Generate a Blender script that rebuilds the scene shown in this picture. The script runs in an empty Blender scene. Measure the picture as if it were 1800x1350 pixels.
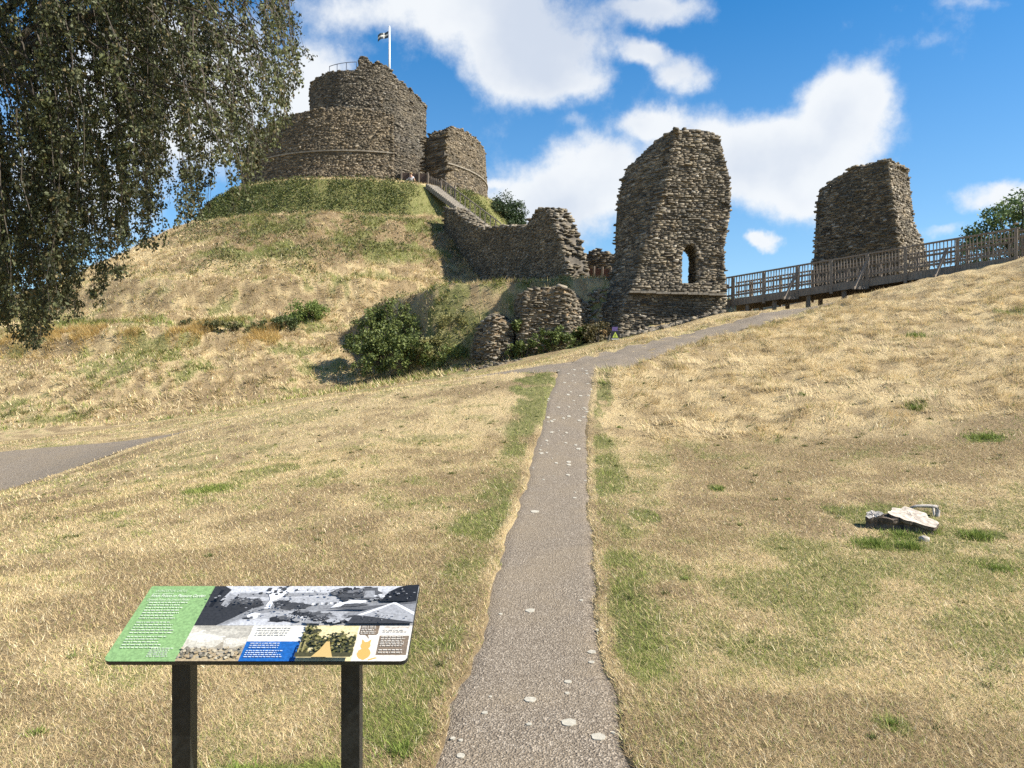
import bpy, bmesh, math, random
import numpy as np
from mathutils import Vector, Matrix, Euler

random.seed(7)
rng = np.random.default_rng(7)
S = bpy.context.scene
COL = S.collection
R = math.radians
PI = math.pi

# ------------------------------------------------------------------ camera
cam_d = bpy.data.cameras.new('camera')
cam_d.sensor_width = 36.0
cam_d.lens = 27.0
cam_d.clip_start = 0.05
cam_d.clip_end = 3000.0
cam = bpy.data.objects.new('camera', cam_d)
cam.location = (0, 0, 1.6)
cam.rotation_euler = (R(90), 0, 0)
COL.objects.link(cam)
S.camera = cam
F = 1350.0

# ------------------------------------------------------------------ exposure
S.view_settings.view_transform = 'Standard'
S.view_settings.look = 'None'
S.view_settings.exposure = 1.05
S.view_settings.gamma = 1.0
S.view_settings.use_curve_mapping = False
S.render.engine = 'CYCLES'
S.cycles.max_bounces = 6
S.cycles.diffuse_bounces = 3
S.cycles.transparent_max_bounces = 8
S.cycles.use_denoising = False

# ------------------------------------------------------------------ sun
SUN_AZ, SUN_EL = R(103), R(43)
sdir = Vector((math.sin(SUN_AZ) * math.cos(SUN_EL), math.cos(SUN_AZ) * math.cos(SUN_EL), math.sin(SUN_EL)))
sun_d = bpy.data.lights.new('sun', 'SUN')
sun_d.energy = 5.0
sun_d.angle = R(0.5)
sun_d.color = (1.0, 0.93, 0.82)
sun = bpy.data.objects.new('sun', sun_d)
sun.rotation_euler = sdir.to_track_quat('Z', 'Y').to_euler()
sun.location = (60, -10, 70)
COL.objects.link(sun)


# ------------------------------------------------------------------ node helper
class NT:
    def __init__(self, tree):
        self.t = tree
        self.n = tree.nodes
        self.l = tree.links

    def node(self, typ, **kw):
        n = self.n.new(typ)
        for k, v in kw.items():
            setattr(n, k, v)
        return n

    def put(self, sock, v):
        if v is None:
            return
        if isinstance(v, bpy.types.NodeSocket):
            self.l.new(v, sock)
        elif isinstance(v, (tuple, list)) and sock.type == 'RGBA' and len(v) == 3:
            sock.default_value = (*v, 1.0)
        else:
            sock.default_value = v

    def m(self, op, a, b=None, c=None, clamp=False):
        n = self.node('ShaderNodeMath', operation=op, use_clamp=clamp)
        for i, v in enumerate((a, b, c)):
            if v is not None:
                self.put(n.inputs[i], v)
        return n.outputs[0]

    def mix(self, f, a, b, blend='MIX'):
        n = self.node('ShaderNodeMix', data_type='RGBA', blend_type=blend)
        self.put(n.inputs[0], f)
        self.put(n.inputs[6], a)
        self.put(n.inputs[7], b)
        return n.outputs[2]

    def noise(self, vec, scale, detail=4, rough=0.55, dist=0.0, color=False):
        n = self.node('ShaderNodeTexNoise')
        if vec is not None:
            self.put(n.inputs['Vector'], vec)
        n.inputs['Scale'].default_value = scale
        n.inputs['Detail'].default_value = detail
        n.inputs['Roughness'].default_value = rough
        n.inputs['Distortion'].default_value = dist
        return n.outputs['Color' if color else 'Fac']

    def ramp(self, fac, stops, interp='LINEAR'):
        n = self.node('ShaderNodeValToRGB')
        n.color_ramp.interpolation = interp
        e = n.color_ramp.elements
        e[0].position, e[0].color = stops[0][0], (*stops[0][1], 1)
        e[1].position, e[1].color = stops[-1][0], (*stops[-1][1], 1)
        for p, c in stops[1:-1]:
            x = e.new(p)
            x.color = (*c, 1)
        self.put(n.inputs[0], fac)
        return n.outputs[0]

    def rng(self, v, a, b, c=0.0, d=1.0, smooth=True):
        n = self.node('ShaderNodeMapRange', interpolation_type='SMOOTHSTEP' if smooth else 'LINEAR')
        self.put(n.inputs[0], v)
        for i, x in enumerate((a, b, c, d)):
            n.inputs[1 + i].default_value = x
        return n.outputs[0]

    def attr(self, name, out='Fac'):
        return self.node('ShaderNodeAttribute', attribute_name=name).outputs[out]

    def pos(self):
        return self.node('ShaderNodeNewGeometry').outputs['Position']

    def bump(self, h, strength=0.5, dist=0.02):
        n = self.node('ShaderNodeBump')
        n.inputs['Strength'].default_value = strength
        n.inputs['Distance'].default_value = dist
        self.put(n.inputs['Height'], h)
        return n.outputs[0]


# ------------------------------------------------------------------ world
W = bpy.data.worlds.new('World')
S.world = W
W.use_nodes = True
w = NT(W.node_tree)
w.n.clear()
out = w.node('ShaderNodeOutputWorld')
bg = w.node('ShaderNodeBackground')
bg.inputs['Strength'].default_value = 0.074
w.l.new(bg.outputs[0], out.inputs[0])
sky = w.node('ShaderNodeTexSky', sky_type='NISHITA')
sky.sun_disc = False
sky.sun_elevation = SUN_EL
sky.sun_rotation = SUN_AZ
sky.air_density = 1.0
sky.dust_density = 0.4
sky.ozone_density = 2.0
hs = w.node('ShaderNodeHueSaturation')
hs.inputs['Hue'].default_value = 0.500
hs.inputs['Saturation'].default_value = 1.46
hs.inputs['Value'].default_value = 1.15
w.l.new(sky.outputs[0], hs.inputs['Color'])
tc = w.node('ShaderNodeTexCoord').outputs['Generated']
sep = w.node('ShaderNodeSeparateXYZ')
w.l.new(tc, sep.inputs[0])
dx, dy, dz = sep.outputs
dyc = w.m('MAXIMUM', dy, 0.12)
warp = w.noise(tc, 7.0, 6, 0.6, color=True)
wsep = w.node('ShaderNodeSeparateColor')
w.l.new(warp, wsep.inputs[0])
u = w.m('DIVIDE', dx, dyc)
v = w.m('DIVIDE', dz, dyc)
u = w.m('ADD', u, w.m('MULTIPLY', w.m('SUBTRACT', wsep.outputs[0], 0.5), 0.12))
v = w.m('ADD', v, w.m('MULTIPLY', w.m('SUBTRACT', wsep.outputs[1], 0.5), 0.10))
# cumulus banks: direction of the middle (as tangents), half sizes, tilt, weight
CL = [(820, 10, 230, 75, 8, 1.0), (935, 85, 120, 85, 20, 1.1), (1010, 140, 70, 40, 0, .8),
      (540, 165, 80, 110, 0, .75), (600, 20, 160, 60, 0, .55), (1130, 10, 110, 35, 0, .8),
      (1125, 90, 75, 28, 15, .75), (1190, 135, 45, 35, 0, .65), (1010, 345, 150, 85, -15, 1.1),
      (1060, 290, 80, 55, 0, .9), (1160, 225, 75, 38, 0, .8), (1340, 285, 190, 80, -4, 1.2),
      (1480, 215, 85, 90, 0, 1.15), (1430, 165, 50, 30, 0, .6), (1420, 340, 150, 42, 5, .9),
      (1345, 425, 36, 20, 0, .9), (1780, 355, 105, 38, 0, 1.0), (1660, 412, 55, 18, 0, .55),
      (870, 340, 36, 16, 0, .7), (1730, 5, 90, 20, 0, .35), (1000, 218, 60, 24, 0, .42), (1560, 95, 240, 14, -18, .2),
      (300, 150, 210, 150, 0, .95), (130, 330, 160, 110, 0, .8), (-250, 250, 220, 130, 0, .9), (2100, 120, 200, 90, 0, 1.0),
      (2350, 420, 260, 70, 0, 1.0), (200, -350, 300, 130, 0, 1.0), (1300, -420, 320, 140, 0, 1.0)]
dens = None
for cx, cy, rx, ry, rot, wt in CL:
    u0, v0 = (cx - 900) / F, (675 - cy) / F
    c, s_ = math.cos(R(rot)), math.sin(R(rot))
    du, dv = w.m('SUBTRACT', u, u0), w.m('SUBTRACT', v, v0)
    a = w.m('ADD', w.m('MULTIPLY', du, c * F / rx), w.m('MULTIPLY', dv, -s_ * F / rx))
    b = w.m('ADD', w.m('MULTIPLY', du, s_ * F / ry), w.m('MULTIPLY', dv, c * F / ry))
    q = w.m('ADD', w.m('MULTIPLY', a, a), w.m('MULTIPLY', b, b))
    g = w.m('MULTIPLY', w.m('EXPONENT', w.m('MULTIPLY', q, -0.8)), wt)
    dens = g if dens is None else w.m('SMOOTH_MAX', dens, g, 0.25)
n_det = w.m('ADD', w.m('MULTIPLY', w.noise(tc, 8.0, 9, 0.64), .72), w.m('MULTIPLY', w.noise(tc, 27.0, 7, .68), .28))
n_big = w.noise(tc, 2.2, 5, 0.55)
back = w.rng(n_big, 0.50, 0.68, 0.0, 1.0)          # the same broken cumulus goes on all round
front = w.rng(dy, 0.12, 0.3)
dens = w.m('ADD', w.m('MULTIPLY', dens, front), w.m('MULTIPLY', back, w.m('SUBTRACT', 1.0, front)))
dd = w.m('ADD', dens, w.m('MULTIPLY', w.m('SUBTRACT', n_det, 0.5), 1.15))
cover = w.rng(dd, 0.27, 0.72)
shade = w.rng(w.m('ADD', w.noise(tc, 5.0, 5, 0.5), w.m('MULTIPLY', w.m('SUBTRACT', dens, .8), .25)), 0.42, 0.72)
ccol = w.mix(shade, (6.1, 6.3, 6.5), (4.4, 4.85, 5.6))
veil = w.m('MULTIPLY', w.rng(dz, 0.55, 0.0), 0.28)    # the low sky is paler
skyc = w.mix(veil, hs.outputs[0], (3.6, 5.0, 6.6))
final = w.mix(w.m('MULTIPLY', cover, 0.96), skyc, ccol)
w.l.new(final, bg.inputs['Color'])

# ------------------------------------------------------------------ numpy noise


def _hash(ix, iy, seed):
    h = (ix.astype(np.int64) * 374761393 + iy.astype(np.int64) * 668265263 + seed * 974634777) & 0x7FFFFFFF
    h = ((h ^ (h >> 13)) * 1274126177) & 0x7FFFFFFF
    h = ((h ^ (h >> 16)) * 69069) & 0x7FFFFFFF
    return ((h >> 7) & 0xFFFF) / 65535.0


def vnoise(x, y, seed=0):
    x, y = np.asarray(x, float), np.asarray(y, float)
    ix, iy = np.floor(x), np.floor(y)
    fx, fy = x - ix, y - iy
    fx, fy = fx * fx * (3 - 2 * fx), fy * fy * (3 - 2 * fy)
    a, b = _hash(ix, iy, seed), _hash(ix + 1, iy, seed)
    c, d = _hash(ix, iy + 1, seed), _hash(ix + 1, iy + 1, seed)
    return (a * (1 - fx) + b * fx) * (1 - fy) + (c * (1 - fx) + d * fx) * fy


def fbm(x, y, scale, seed=0, octv=4):
    s, amp, tot = 0, 1.0, 0
    for o in range(octv):
        s = s + amp * vnoise(x * scale + 17.3 * o, y * scale - 9.1 * o, seed + o)
        tot += amp
        amp *= 0.5
        scale *= 2.03
    return s / tot


def sstep(x, a, b):
    t = np.clip((x - a) / (b - a), 0, 1)
    return t * t * (3 - 2 * t)


def P3(px, py, Y):
    return ((px - 900) / F * Y, Y, 1.6 + (675 - py) / F * Y)


# ------------------------------------------------------------------ terrain
MX, MY = -15.0, 80.0      # centre of the motte
CP = []
for px, py, Y in [
    # the strip of the footpath
    (930, 1347, 3.45), (937, 1260, 3.95), (943, 1177, 4.7), (949, 1090, 5.7), (959, 990, 7.2), (970, 900, 9.3), (981, 830, 11.5),
    (989, 760, 14.1), (1000, 700, 16.6), (1012, 650, 19.2), (1050, 632, 21.2), (1150, 606, 24), (1300, 570, 28), (1440, 537, 31.4),
    # foot of the bank beyond the lane
    (1270, 552, 35), (1180, 575, 34), (1080, 599, 33.2), (970, 630, 32), (905, 643, 31.5), (800, 670, 31), (700, 688, 31), (540, 700, 31),
    (300, 738, 31), (0, 776, 30),
    # left lawn
    (0, 1350, 3.4), (300, 1100, 5.5), (0, 1100, 5.3), (0, 980, 8), (300, 900, 9.5), (600, 900, 9.3), (150, 860, 13), (450, 790, 14.5),
    (700, 770, 14.2), (0, 862, 18.2), (120, 822, 19.2), (270, 774, 20.2), (400, 742, 20.2), (540, 709, 20.2), (700, 685, 19.8), (850, 665, 19.5),
    (0, 800, 22.0), (130, 786, 22.5), (270, 769, 23), (-200, 880, 17), (-200, 800, 24),
    # right lawn and hill
    (1400, 1300, 3.6), (1800, 1350, 3.4), (1800, 1100, 5.3), (1585, 930, 8.2), (1800, 950, 7.8), (1200, 900, 9.1), (1500, 850, 10.2),
    (1800, 800, 11), (1400, 790, 12.6), (1120, 782, 13.2), (1800, 775, 11.7), (1500, 775, 12.7), (1800, 700, 14.5), (1500, 700, 15.8), (1150, 700, 16.5),
    (1800, 600, 20), (1500, 620, 20.5), (1200, 640, 19.8), (1800, 520, 25), (1600, 540, 26), (1450, 560, 26.5),
    (1790, 456, 29.3), (1640, 489, 30.3), (1520, 516, 31.2), (1950, 420, 28.5), (2100, 500, 22), (2100, 700, 13),
    (540, 706, 22.6), (700, 683, 22.4), (850, 660, 21.6), (400, 738, 22.8)]:
    CP.append(P3(px, py, Y))
CP += [(11.3, 38, 3.9), (14, 36, 4.7), (17, 34.5, 5.5), (20, 33, 6.3), (26, 31, 7.0), (18, 42, 6.6), (24, 45, 7.3), (17, 50, 7.0), (9, 46, 6.4),
       (8, 60, 5.5), (30, 80, 2), (60, 60, 2), (45, 30, 7.0), (5, 100, 4), (-60, 20, -2.2), (-60, 60, -2.5), (-60, 110, -2), (60, 0, 4.5), (40, 10, 4.4),
       (-40, 0, -1.2), (-20, 5, -.6), (0, -20, -.4), (0, 0, -.1), (40, -20, 1), (-40, -20, -1), (-25, 60, -.5), (0, 60, 3.5), (-10, 45, 1.5), (3, 45, 5),
       (-30, 38, -1.0), (10, 0, .2)]
CP = np.array(CP)


def _U(r2):
    return np.where(r2 > 1e-9, 0.5 * r2 * np.log(r2 + 1e-12), 0)


_n = len(CP)
_sc = 20.0
_xy = CP[:, :2] / _sc
_K = _U(((_xy[:, None] - _xy[None]) ** 2).sum(-1)) + np.eye(_n) * 0.0006
_Pm = np.c_[np.ones(_n), _xy]
_A = np.zeros((_n + 3, _n + 3))
_A[:_n, :_n], _A[:_n, _n:], _A[_n:, :_n] = _K, _Pm, _Pm.T
_wts = np.linalg.solve(_A, np.r_[CP[:, 2], 0, 0, 0])


def tps(X, Y):
    X = np.clip(X, -62, 62) / _sc
    Y = np.clip(Y, -22, 112) / _sc
    z = _wts[_n] + _wts[_n + 1] * X + _wts[_n + 2] * Y
    for i in range(_n):
        z = z + _wts[i] * _U((X - _xy[i, 0]) ** 2 + (Y - _xy[i, 1]) ** 2)
    return z


def smax(a, b, k):
    h = np.clip(0.5 + 0.5 * (a - b) / k, 0, 1)
    return b * (1 - h) + a * h + k * h * (1 - h)


PR_R = [0, 14.6, 15.1, 18.0, 19.4, 24, 29.6, 31.2, 32.8, 37.4, 40.5, 43.3, 47, 52, 60]
PR_Z = [19.4, 19.2, 18.9, 15.4, 15.1, 12.2, 8.75, 8.3, 6.3, 3.9, 2.5, 1.15, -.5, -2.0, -4.0]

# stairs that climb the motte beside the curtain wall
ST_A, ST_B = np.array([-1.7, 61.8, 13.75]), np.array([-7.0, 67.0, 18.75])
ST_D = (ST_B - ST_A)[:2]
ST_L = float(np.hypot(*ST_D))
ST_D = ST_D / ST_L
ST_N = np.array([ST_D[1], -ST_D[0]])        # to the right of the climb

TX = [-14, -10, -7, -4, -1, 2, 4.5, 6.5, 9.5, 11, 12.5]
TF = [46, 44.2, 42.0, 39.9, 38.9, 38.7, 38.5, 37.3, 37.2, 38.5, 41]
TZ = [2.0, 4.2, 6.0, 6.65, 6.72, 6.78, 6.85, 6.6, 5.9, 4.2, 3.5]


def ground_z(X, Y, detail=True):
    X, Y = np.asarray(X, float), np.asarray(Y, float)
    z = tps(X, Y)
    r = np.hypot(X - MX, Y - MY)
    az = np.arctan2(X - MX, -(Y - MY))
    rr = r + 0.9 * (fbm(az * 9 + 40, r * .12, 1.0, 5, 3) - .5) * sstep(r, 16, 24)
    # ledge with rank grass on the lower slope
    mz = np.interp(rr, PR_R, PR_Z)
    # terrace behind the ruined gate
    tf = np.interp(X, TX, TF)
    tz = np.interp(X, TX, TZ) + 0.09 * np.clip(Y - tf, 0, 14) - 1.7 * np.maximum(0, tf - Y) - .5 * np.maximum(0, Y - tf - 15)
    tz = np.where(X < -14, -9.0, tz)
    out_ = smax(z, mz, 0.7)
    out_ = np.where(tz > out_ - 1.5, smax(out_, tz, 0.45), out_)
    # a low overgrown ledge across the front of the motte
    lx = np.interp(X, [-31, -29, -25, -20, -16, -13], [0, 1, 1, .9, .6, 0])
    lr = np.interp(X, [-31, -25, -16], [38.2, 37.6, 36.6])
    out_ = out_ + 0.75 * lx * sstep(r, lr + 1.4, lr + .7) * sstep(r, lr - 3.6, lr - .2)
    if detail:
        hill = sstep(Y, 12.9, 14.2) * sstep(X, 1.2, 2.6) * sstep(Y, 33, 30)
        mott = sstep(out_ - z, 0.1, 0.6)
        out_ = out_ + hill * 0.08 * (fbm(X * 1.0, Y * .75, 1.15, 11, 3) - .5) + hill * 0.17 * (vnoise(X * 2.6, Y * 3.4, 21) - .5)
        out_ = out_ + mott * (0.55 * (fbm(X, Y, 0.33, 12, 4) - .5) + .2 * (vnoise(X * 2.3, Y * 2.3, 13) - .5)) * sstep(r, 14.8, 16.5)
        out_ = out_ + 0.035 * (fbm(X, Y, 1.1, 14, 3) - .5)
    return out_


def gz(x, y):
    return float(ground_z(np.array([x]), np.array([y]))[0])


gX0 = lambda px, Y: (px - 900) / F * Y


# footpath edges, as X of the left and of the right edge along Y
FP = [(1347, 750, 1113, 3.45), (1260, 777, 1098, 3.95), (1177, 815, 1071, 4.7), (1090, 841, 1057, 5.7), (990, 869, 1049, 7.2), (900, 905, 1036, 9.3),
      (830, 928, 1034, 11.5), (760, 945, 1033, 14.1), (700, 962, 1038, 16.6), (650, 980, 1046, 19.2)]
FY = np.array([-6, 1.0] + [f[3] for f in FP] + [20.6])
FLX = np.array([-.46, -.42] + [(f[1] - 900) / F * f[3] for f in FP] + [1.05])
FRX = np.array([.5, .5] + [(f[2] - 900) / F * f[3] for f in FP] + [2.4])
LANE = np.array([(-40, 14.5), (-24, 17.6), (-17, 19.3), (-13.3, 20.5), (-9.7, 21.9), (-6, 22.5), (-3, 22.3), (0, 21.3), (2.0, 20.5), (4.4, 24.0), (8.3, 28.0), (12.4, 31.2), (15.5, 34.2), (21, 37)], float)
LANE_W = np.array([3.4, 3.2, 3.0, 2.7, 1.5, 1.1, 1.0, 1.0, 1.3, 1.15, 1.15, 1.2, 1.2, 1.2])


def lane_smooth():
    pts, wd = [], []
    n = len(LANE)
    for i in range(n - 1):
        p0, p1, p2, p3 = LANE[max(i - 1, 0)], LANE[i], LANE[i + 1], LANE[min(i + 2, n - 1)]
        k = max(2, int(np.hypot(*(p2 - p1)) / 0.35))
        for j in range(k):
            t = j / k
            pts.append(0.5 * ((2 * p1) + (-p0 + p2) * t + (2 * p0 - 5 * p1 + 4 * p2 - p3) * t * t + (-p0 + 3 * p1 - 3 * p2 + p3) * t ** 3))
            wd.append(LANE_W[i] * (1 - t) + LANE_W[i + 1] * t)
    return np.array(pts), np.array(wd)


LP, LW = lane_smooth()


def path_sd(X, Y):
    """signed distance (roughly) outside the footpath and the lane: negative on them"""
    wob = 0.07 * (vnoise(Y * 2.1, X * .3, 31) - .5) + .05 * (vnoise(Y * 6, X, 33) - .5)
    l, r_ = np.interp(Y, FY, FLX) + wob, np.interp(Y, FY, FRX) - wob
    d1 = np.maximum(l - X, X - r_)
    d1 = np.where(Y > 20.6, np.maximum(d1, Y - 20.6), d1)
    d2 = np.full(np.shape(X), 1e3)
    near = (np.abs(Y - 25) < 14)
    if near.any():
        xs, ys = X[near], Y[near]
        best = np.full(xs.shape, 1e3)
        for k in range(0, len(LP), 2):
            best = np.minimum(best, np.hypot(xs - LP[k, 0], ys - LP[k, 1]) - LW[k])
        d2[near] = best
    return d1, d2


def masks(X, Y, Z):
    """green (living grass), tone (bleached straw 1 .. brown thatch 0): colours the turf itself has"""
    r = np.hypot(X - MX, Y - MY)
    d1, d2 = path_sd(X, Y)
    n1, n2 = fbm(X, Y, 0.55, 41, 4), fbm(X, Y, 2.2, 43, 3)
    n3 = fbm(X, Y, 0.2, 47, 3)
    g = 0.42 * sstep(n1 * .4 + n2 * .6, 0.45, 0.66) + .13 + .08 * sstep(fbm(X, Y, .28, 53, 3), .40, .62)
    g = g + .03 * sstep(X, .6, 1.6) * sstep(Y, 12.5, 9) * sstep(n3 * .5 + n1 * .5, .40, .6)
    left = X < 0.7
    bandw = np.where(left, 0.72, 0.46) * (0.6 + n1)
    edge = sstep(d1, 0.03, 0.14) * sstep(d1, bandw + .25, bandw * .5)
    g = np.maximum(g, edge * (.42 + .5 * sstep(n2 * .6 + n1 * .4, 0.36, 0.62)) * np.where(Y < 20, 1, 0))
    # the tongue of green grass left of the junction
    g = np.maximum(g, sstep(np.hypot((X - .55) / .75, (Y - 17.2) / 3.2), 1.1, .6) * sstep(n2, .35, .5))

    def spot(x, y, rx, ry, k=1.0):
        return k * sstep(np.hypot((X - x) / rx, (Y - y) / ry) + (n2 - .5) * .9, 1.05, 0.6)
    for px, py, Yd, wx, wy, k in [(375, 838, 11.0, .5, .55, 1), (470, 806, 12.3, .6, .5, .7), (1735, 762, 12.1, .42, .35, 1), (1560, 900, 8.7, .75, .7, .8), (1560, 955, 7.6, .35, .3, .9),
                                  (1715, 930, 8.0, .3, .2, 1), (1260, 852, 10.3, .16, .2, 1), (1740, 985, 7.0, .35, .25, .8), (1660, 1030, 6.4, .3, .2, .6), (700, 1230, 3.9, .22, .35, .9), (700, 1180, 4.4, .3, .4, .7),
                                  (1610, 587, 22, .4, .5, 1), (1780, 547, 23.5, .7, .7, .9), (1610, 720, 14.8, .3, .3, .7), (1290, 655, 19, .5, .5, .5), (1660, 560, 23, .8, .6, .5),
                                  (1120, 1160, 4.9, .15, .5, .9), (1130, 920, 9, .2, .6, .8), (1570, 1260, 3.8, .1, .12, .7), (430, 1345, 3.35, .3, .16, 1), (575, 1345, 3.4, .2, .14, 1)]:
        g = np.maximum(g, spot((px - 900) / F * Yd, Yd, wx, wy, k))
    n4 = fbm(X, Y, 1.0, 49, 4)
    tone = (.30 + .70 * sstep(n1 * .35 + n2 * .35 + n4 * .3, 0.38, 0.58)) * (.72 + .28 * sstep(n3, .38, .55))
    # brown skirt along the foot of the right-hand hill
    skirt = sstep(Y, 11.0, 12.2) * sstep(Y, 13.6, 13.0) * sstep(X, 1.5, 3.0)
    tone = tone * (1 - .55 * skirt * sstep(n2 + n1, .7, 1.1))
    hill = sstep(Y, 13.0, 14.0) * sstep(X, 1.0, 2.4) * sstep(Y, 34, 31)
    g = np.where(hill > .5, np.maximum(g * .25, 0) + np.where(g > .66, g * .6, 0), g)
    tone = tone * (1 - hill) + hill * (0.40 + .5 * sstep(n2, .36, .62))
    # motte
    mo = sstep(r, 52, 46) * sstep(Y, 27, 30)
    band = sstep(r, 14.7, 15.2) * sstep(r, 18.4, 17.5)
    mid = sstep(r, 18.6, 19.8) * sstep(r, 29.5, 26.0) * sstep(X, -28, -20)
    gm = np.maximum(band * (0.72 + .28 * sstep(n2, .3, .6)), mid * sstep(n1 * .65 + n2 * .35, .40, .55) * .8)
    low = sstep(r, 26, 30) * (.12 + .6 * sstep(n1 * .6 + n2 * .4, .49, .64))
    ledge = sstep(r, 33.5, 35) * sstep(r, 38.4, 37.2) * sstep(X, -31, -28) * sstep(X, -12, -15)
    top_g = ledge * sstep(r, 37.0, 36.0)
    gm = np.maximum(gm, np.maximum(low, top_g * sstep(n2 + n1, .8, 1.0)))
    toe = sstep(r, 41, 43) * sstep(X, -16, -10) * sstep(n2, .42, .55) * .7
    terr = sstep(Y, 34.5, 36) * sstep(Y, 41.5, 39.8) * sstep(X, -9, -6) * sstep(X, 3.6, 1.6)
    gm = np.maximum(gm, np.maximum(toe, terr * sstep(n2 * .5 + n1 * .5, .40, .58) * .85))
    bank = sstep(Y, 58, 62) * sstep(X, -6.5, -4.5) * sstep(r, 24, 20)
    gm = np.maximum(gm, bank * (.45 + .4 * n2))
    tm = 0.25 + .75 * sstep(n1 * .5 + n2 * .5, .40, .62)
    tm = tm * (1 - .6 * sstep(r, 18.2, 18.7) * sstep(r, 20.0, 19.3)) * (1 - .5 * mid)
    g = g * (1 - mo) + gm * mo
    tone = tone * (1 - mo) + tm * mo
    # the verge along the lane
    verge = sstep(d2, 1.5, .2) * (Y > 19) * (X < 13)
    g = np.maximum(g, verge * .45 * sstep(n2, .4, .55))
    # bleached worn verge on the near side of the lane
    worn = sstep(d2, 1.25, .5) * (X < .3) * sstep(X, -13, -10) * (Y > 18) * sstep(Y, 23.5, 22.6)
    g = g * (1 - .9 * worn)
    tone = np.maximum(tone, worn)
    # bare straw rim next to the tarmac
    rim = sstep(d1, 0.02 + .11 * n2, 0.0) * (Y < 20) * sstep(n1, .36, .56) * .8 * sstep(Y, 19, 8)
    g = g * (1 - rim)
    tone = np.maximum(tone, rim)
    return np.clip(g, 0, 1), np.clip(tone, 0, 1)


# ------------------------------------------------------------------ object helpers
def mesh_np(name, verts, faces=None, tris=None, quads=None, mats=(), smooth=False, attrs=None):
    """a mesh from numpy arrays of all-triangle and all-quad faces (or a list of faces)"""
    me = bpy.data.meshes.new(name)
    if faces is not None:
        me.from_pydata([tuple(map(float, p)) for p in verts], [], [tuple(int(i) for i in f) for f in faces])
    else:
        verts = np.asarray(verts, np.float32)
        ls, nv, st = [], 0, []
        if quads is not None and len(quads):
            q_ = np.asarray(quads, np.int32)
            ls.append(q_.ravel())
            st.append(np.arange(len(q_)) * 4)
            nv += q_.size
        if tris is not None and len(tris):
            t_ = np.asarray(tris, np.int32)
            ls.append(t_.ravel())
            st.append(nv + np.arange(len(t_)) * 3)
            nv += t_.size
        loops, starts = np.concatenate(ls), np.concatenate(st).astype(np.int32)
        me.vertices.add(len(verts))
        me.vertices.foreach_set('co', verts.ravel())
        me.loops.add(len(loops))
        me.loops.foreach_set('vertex_index', loops)
        me.polygons.add(len(starts))
        me.polygons.foreach_set('loop_start', starts)
        me.update(calc_edges=True)
        me.validate()
    for mm in mats:
        me.materials.append(mm)
    if smooth:
        me.polygons.foreach_set('use_smooth', np.ones(len(me.polygons), bool))
    for an, (typ, data) in (attrs or {}).items():
        at = me.attributes.new(an, typ, 'POINT')
        at.data.foreach_set('color' if 'COLOR' in typ else 'value', np.asarray(data, np.float32).ravel())
    return me


def obj(name, me, parent=None, loc=None):
    o = bpy.data.objects.new(name, me)
    COL.objects.link(o)
    if parent is not None:
        o.parent = parent
    if loc is not None:
        o.location = loc
    return o


def tag(o, label=None, cat=None, group=None, kind=None):
    for k, val in (('label', label), ('category', cat), ('group', group), ('kind', kind)):
        if val:
            o[k] = val
    return o


def empty(name, loc, label, cat, group=None, rot=0.0):
    o = bpy.data.objects.new(name, None)
    o.empty_display_size = 0.3
    o.location = loc
    o.rotation_euler = (0, 0, rot)
    COL.objects.link(o)
    return tag(o, label, cat, group)


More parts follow.
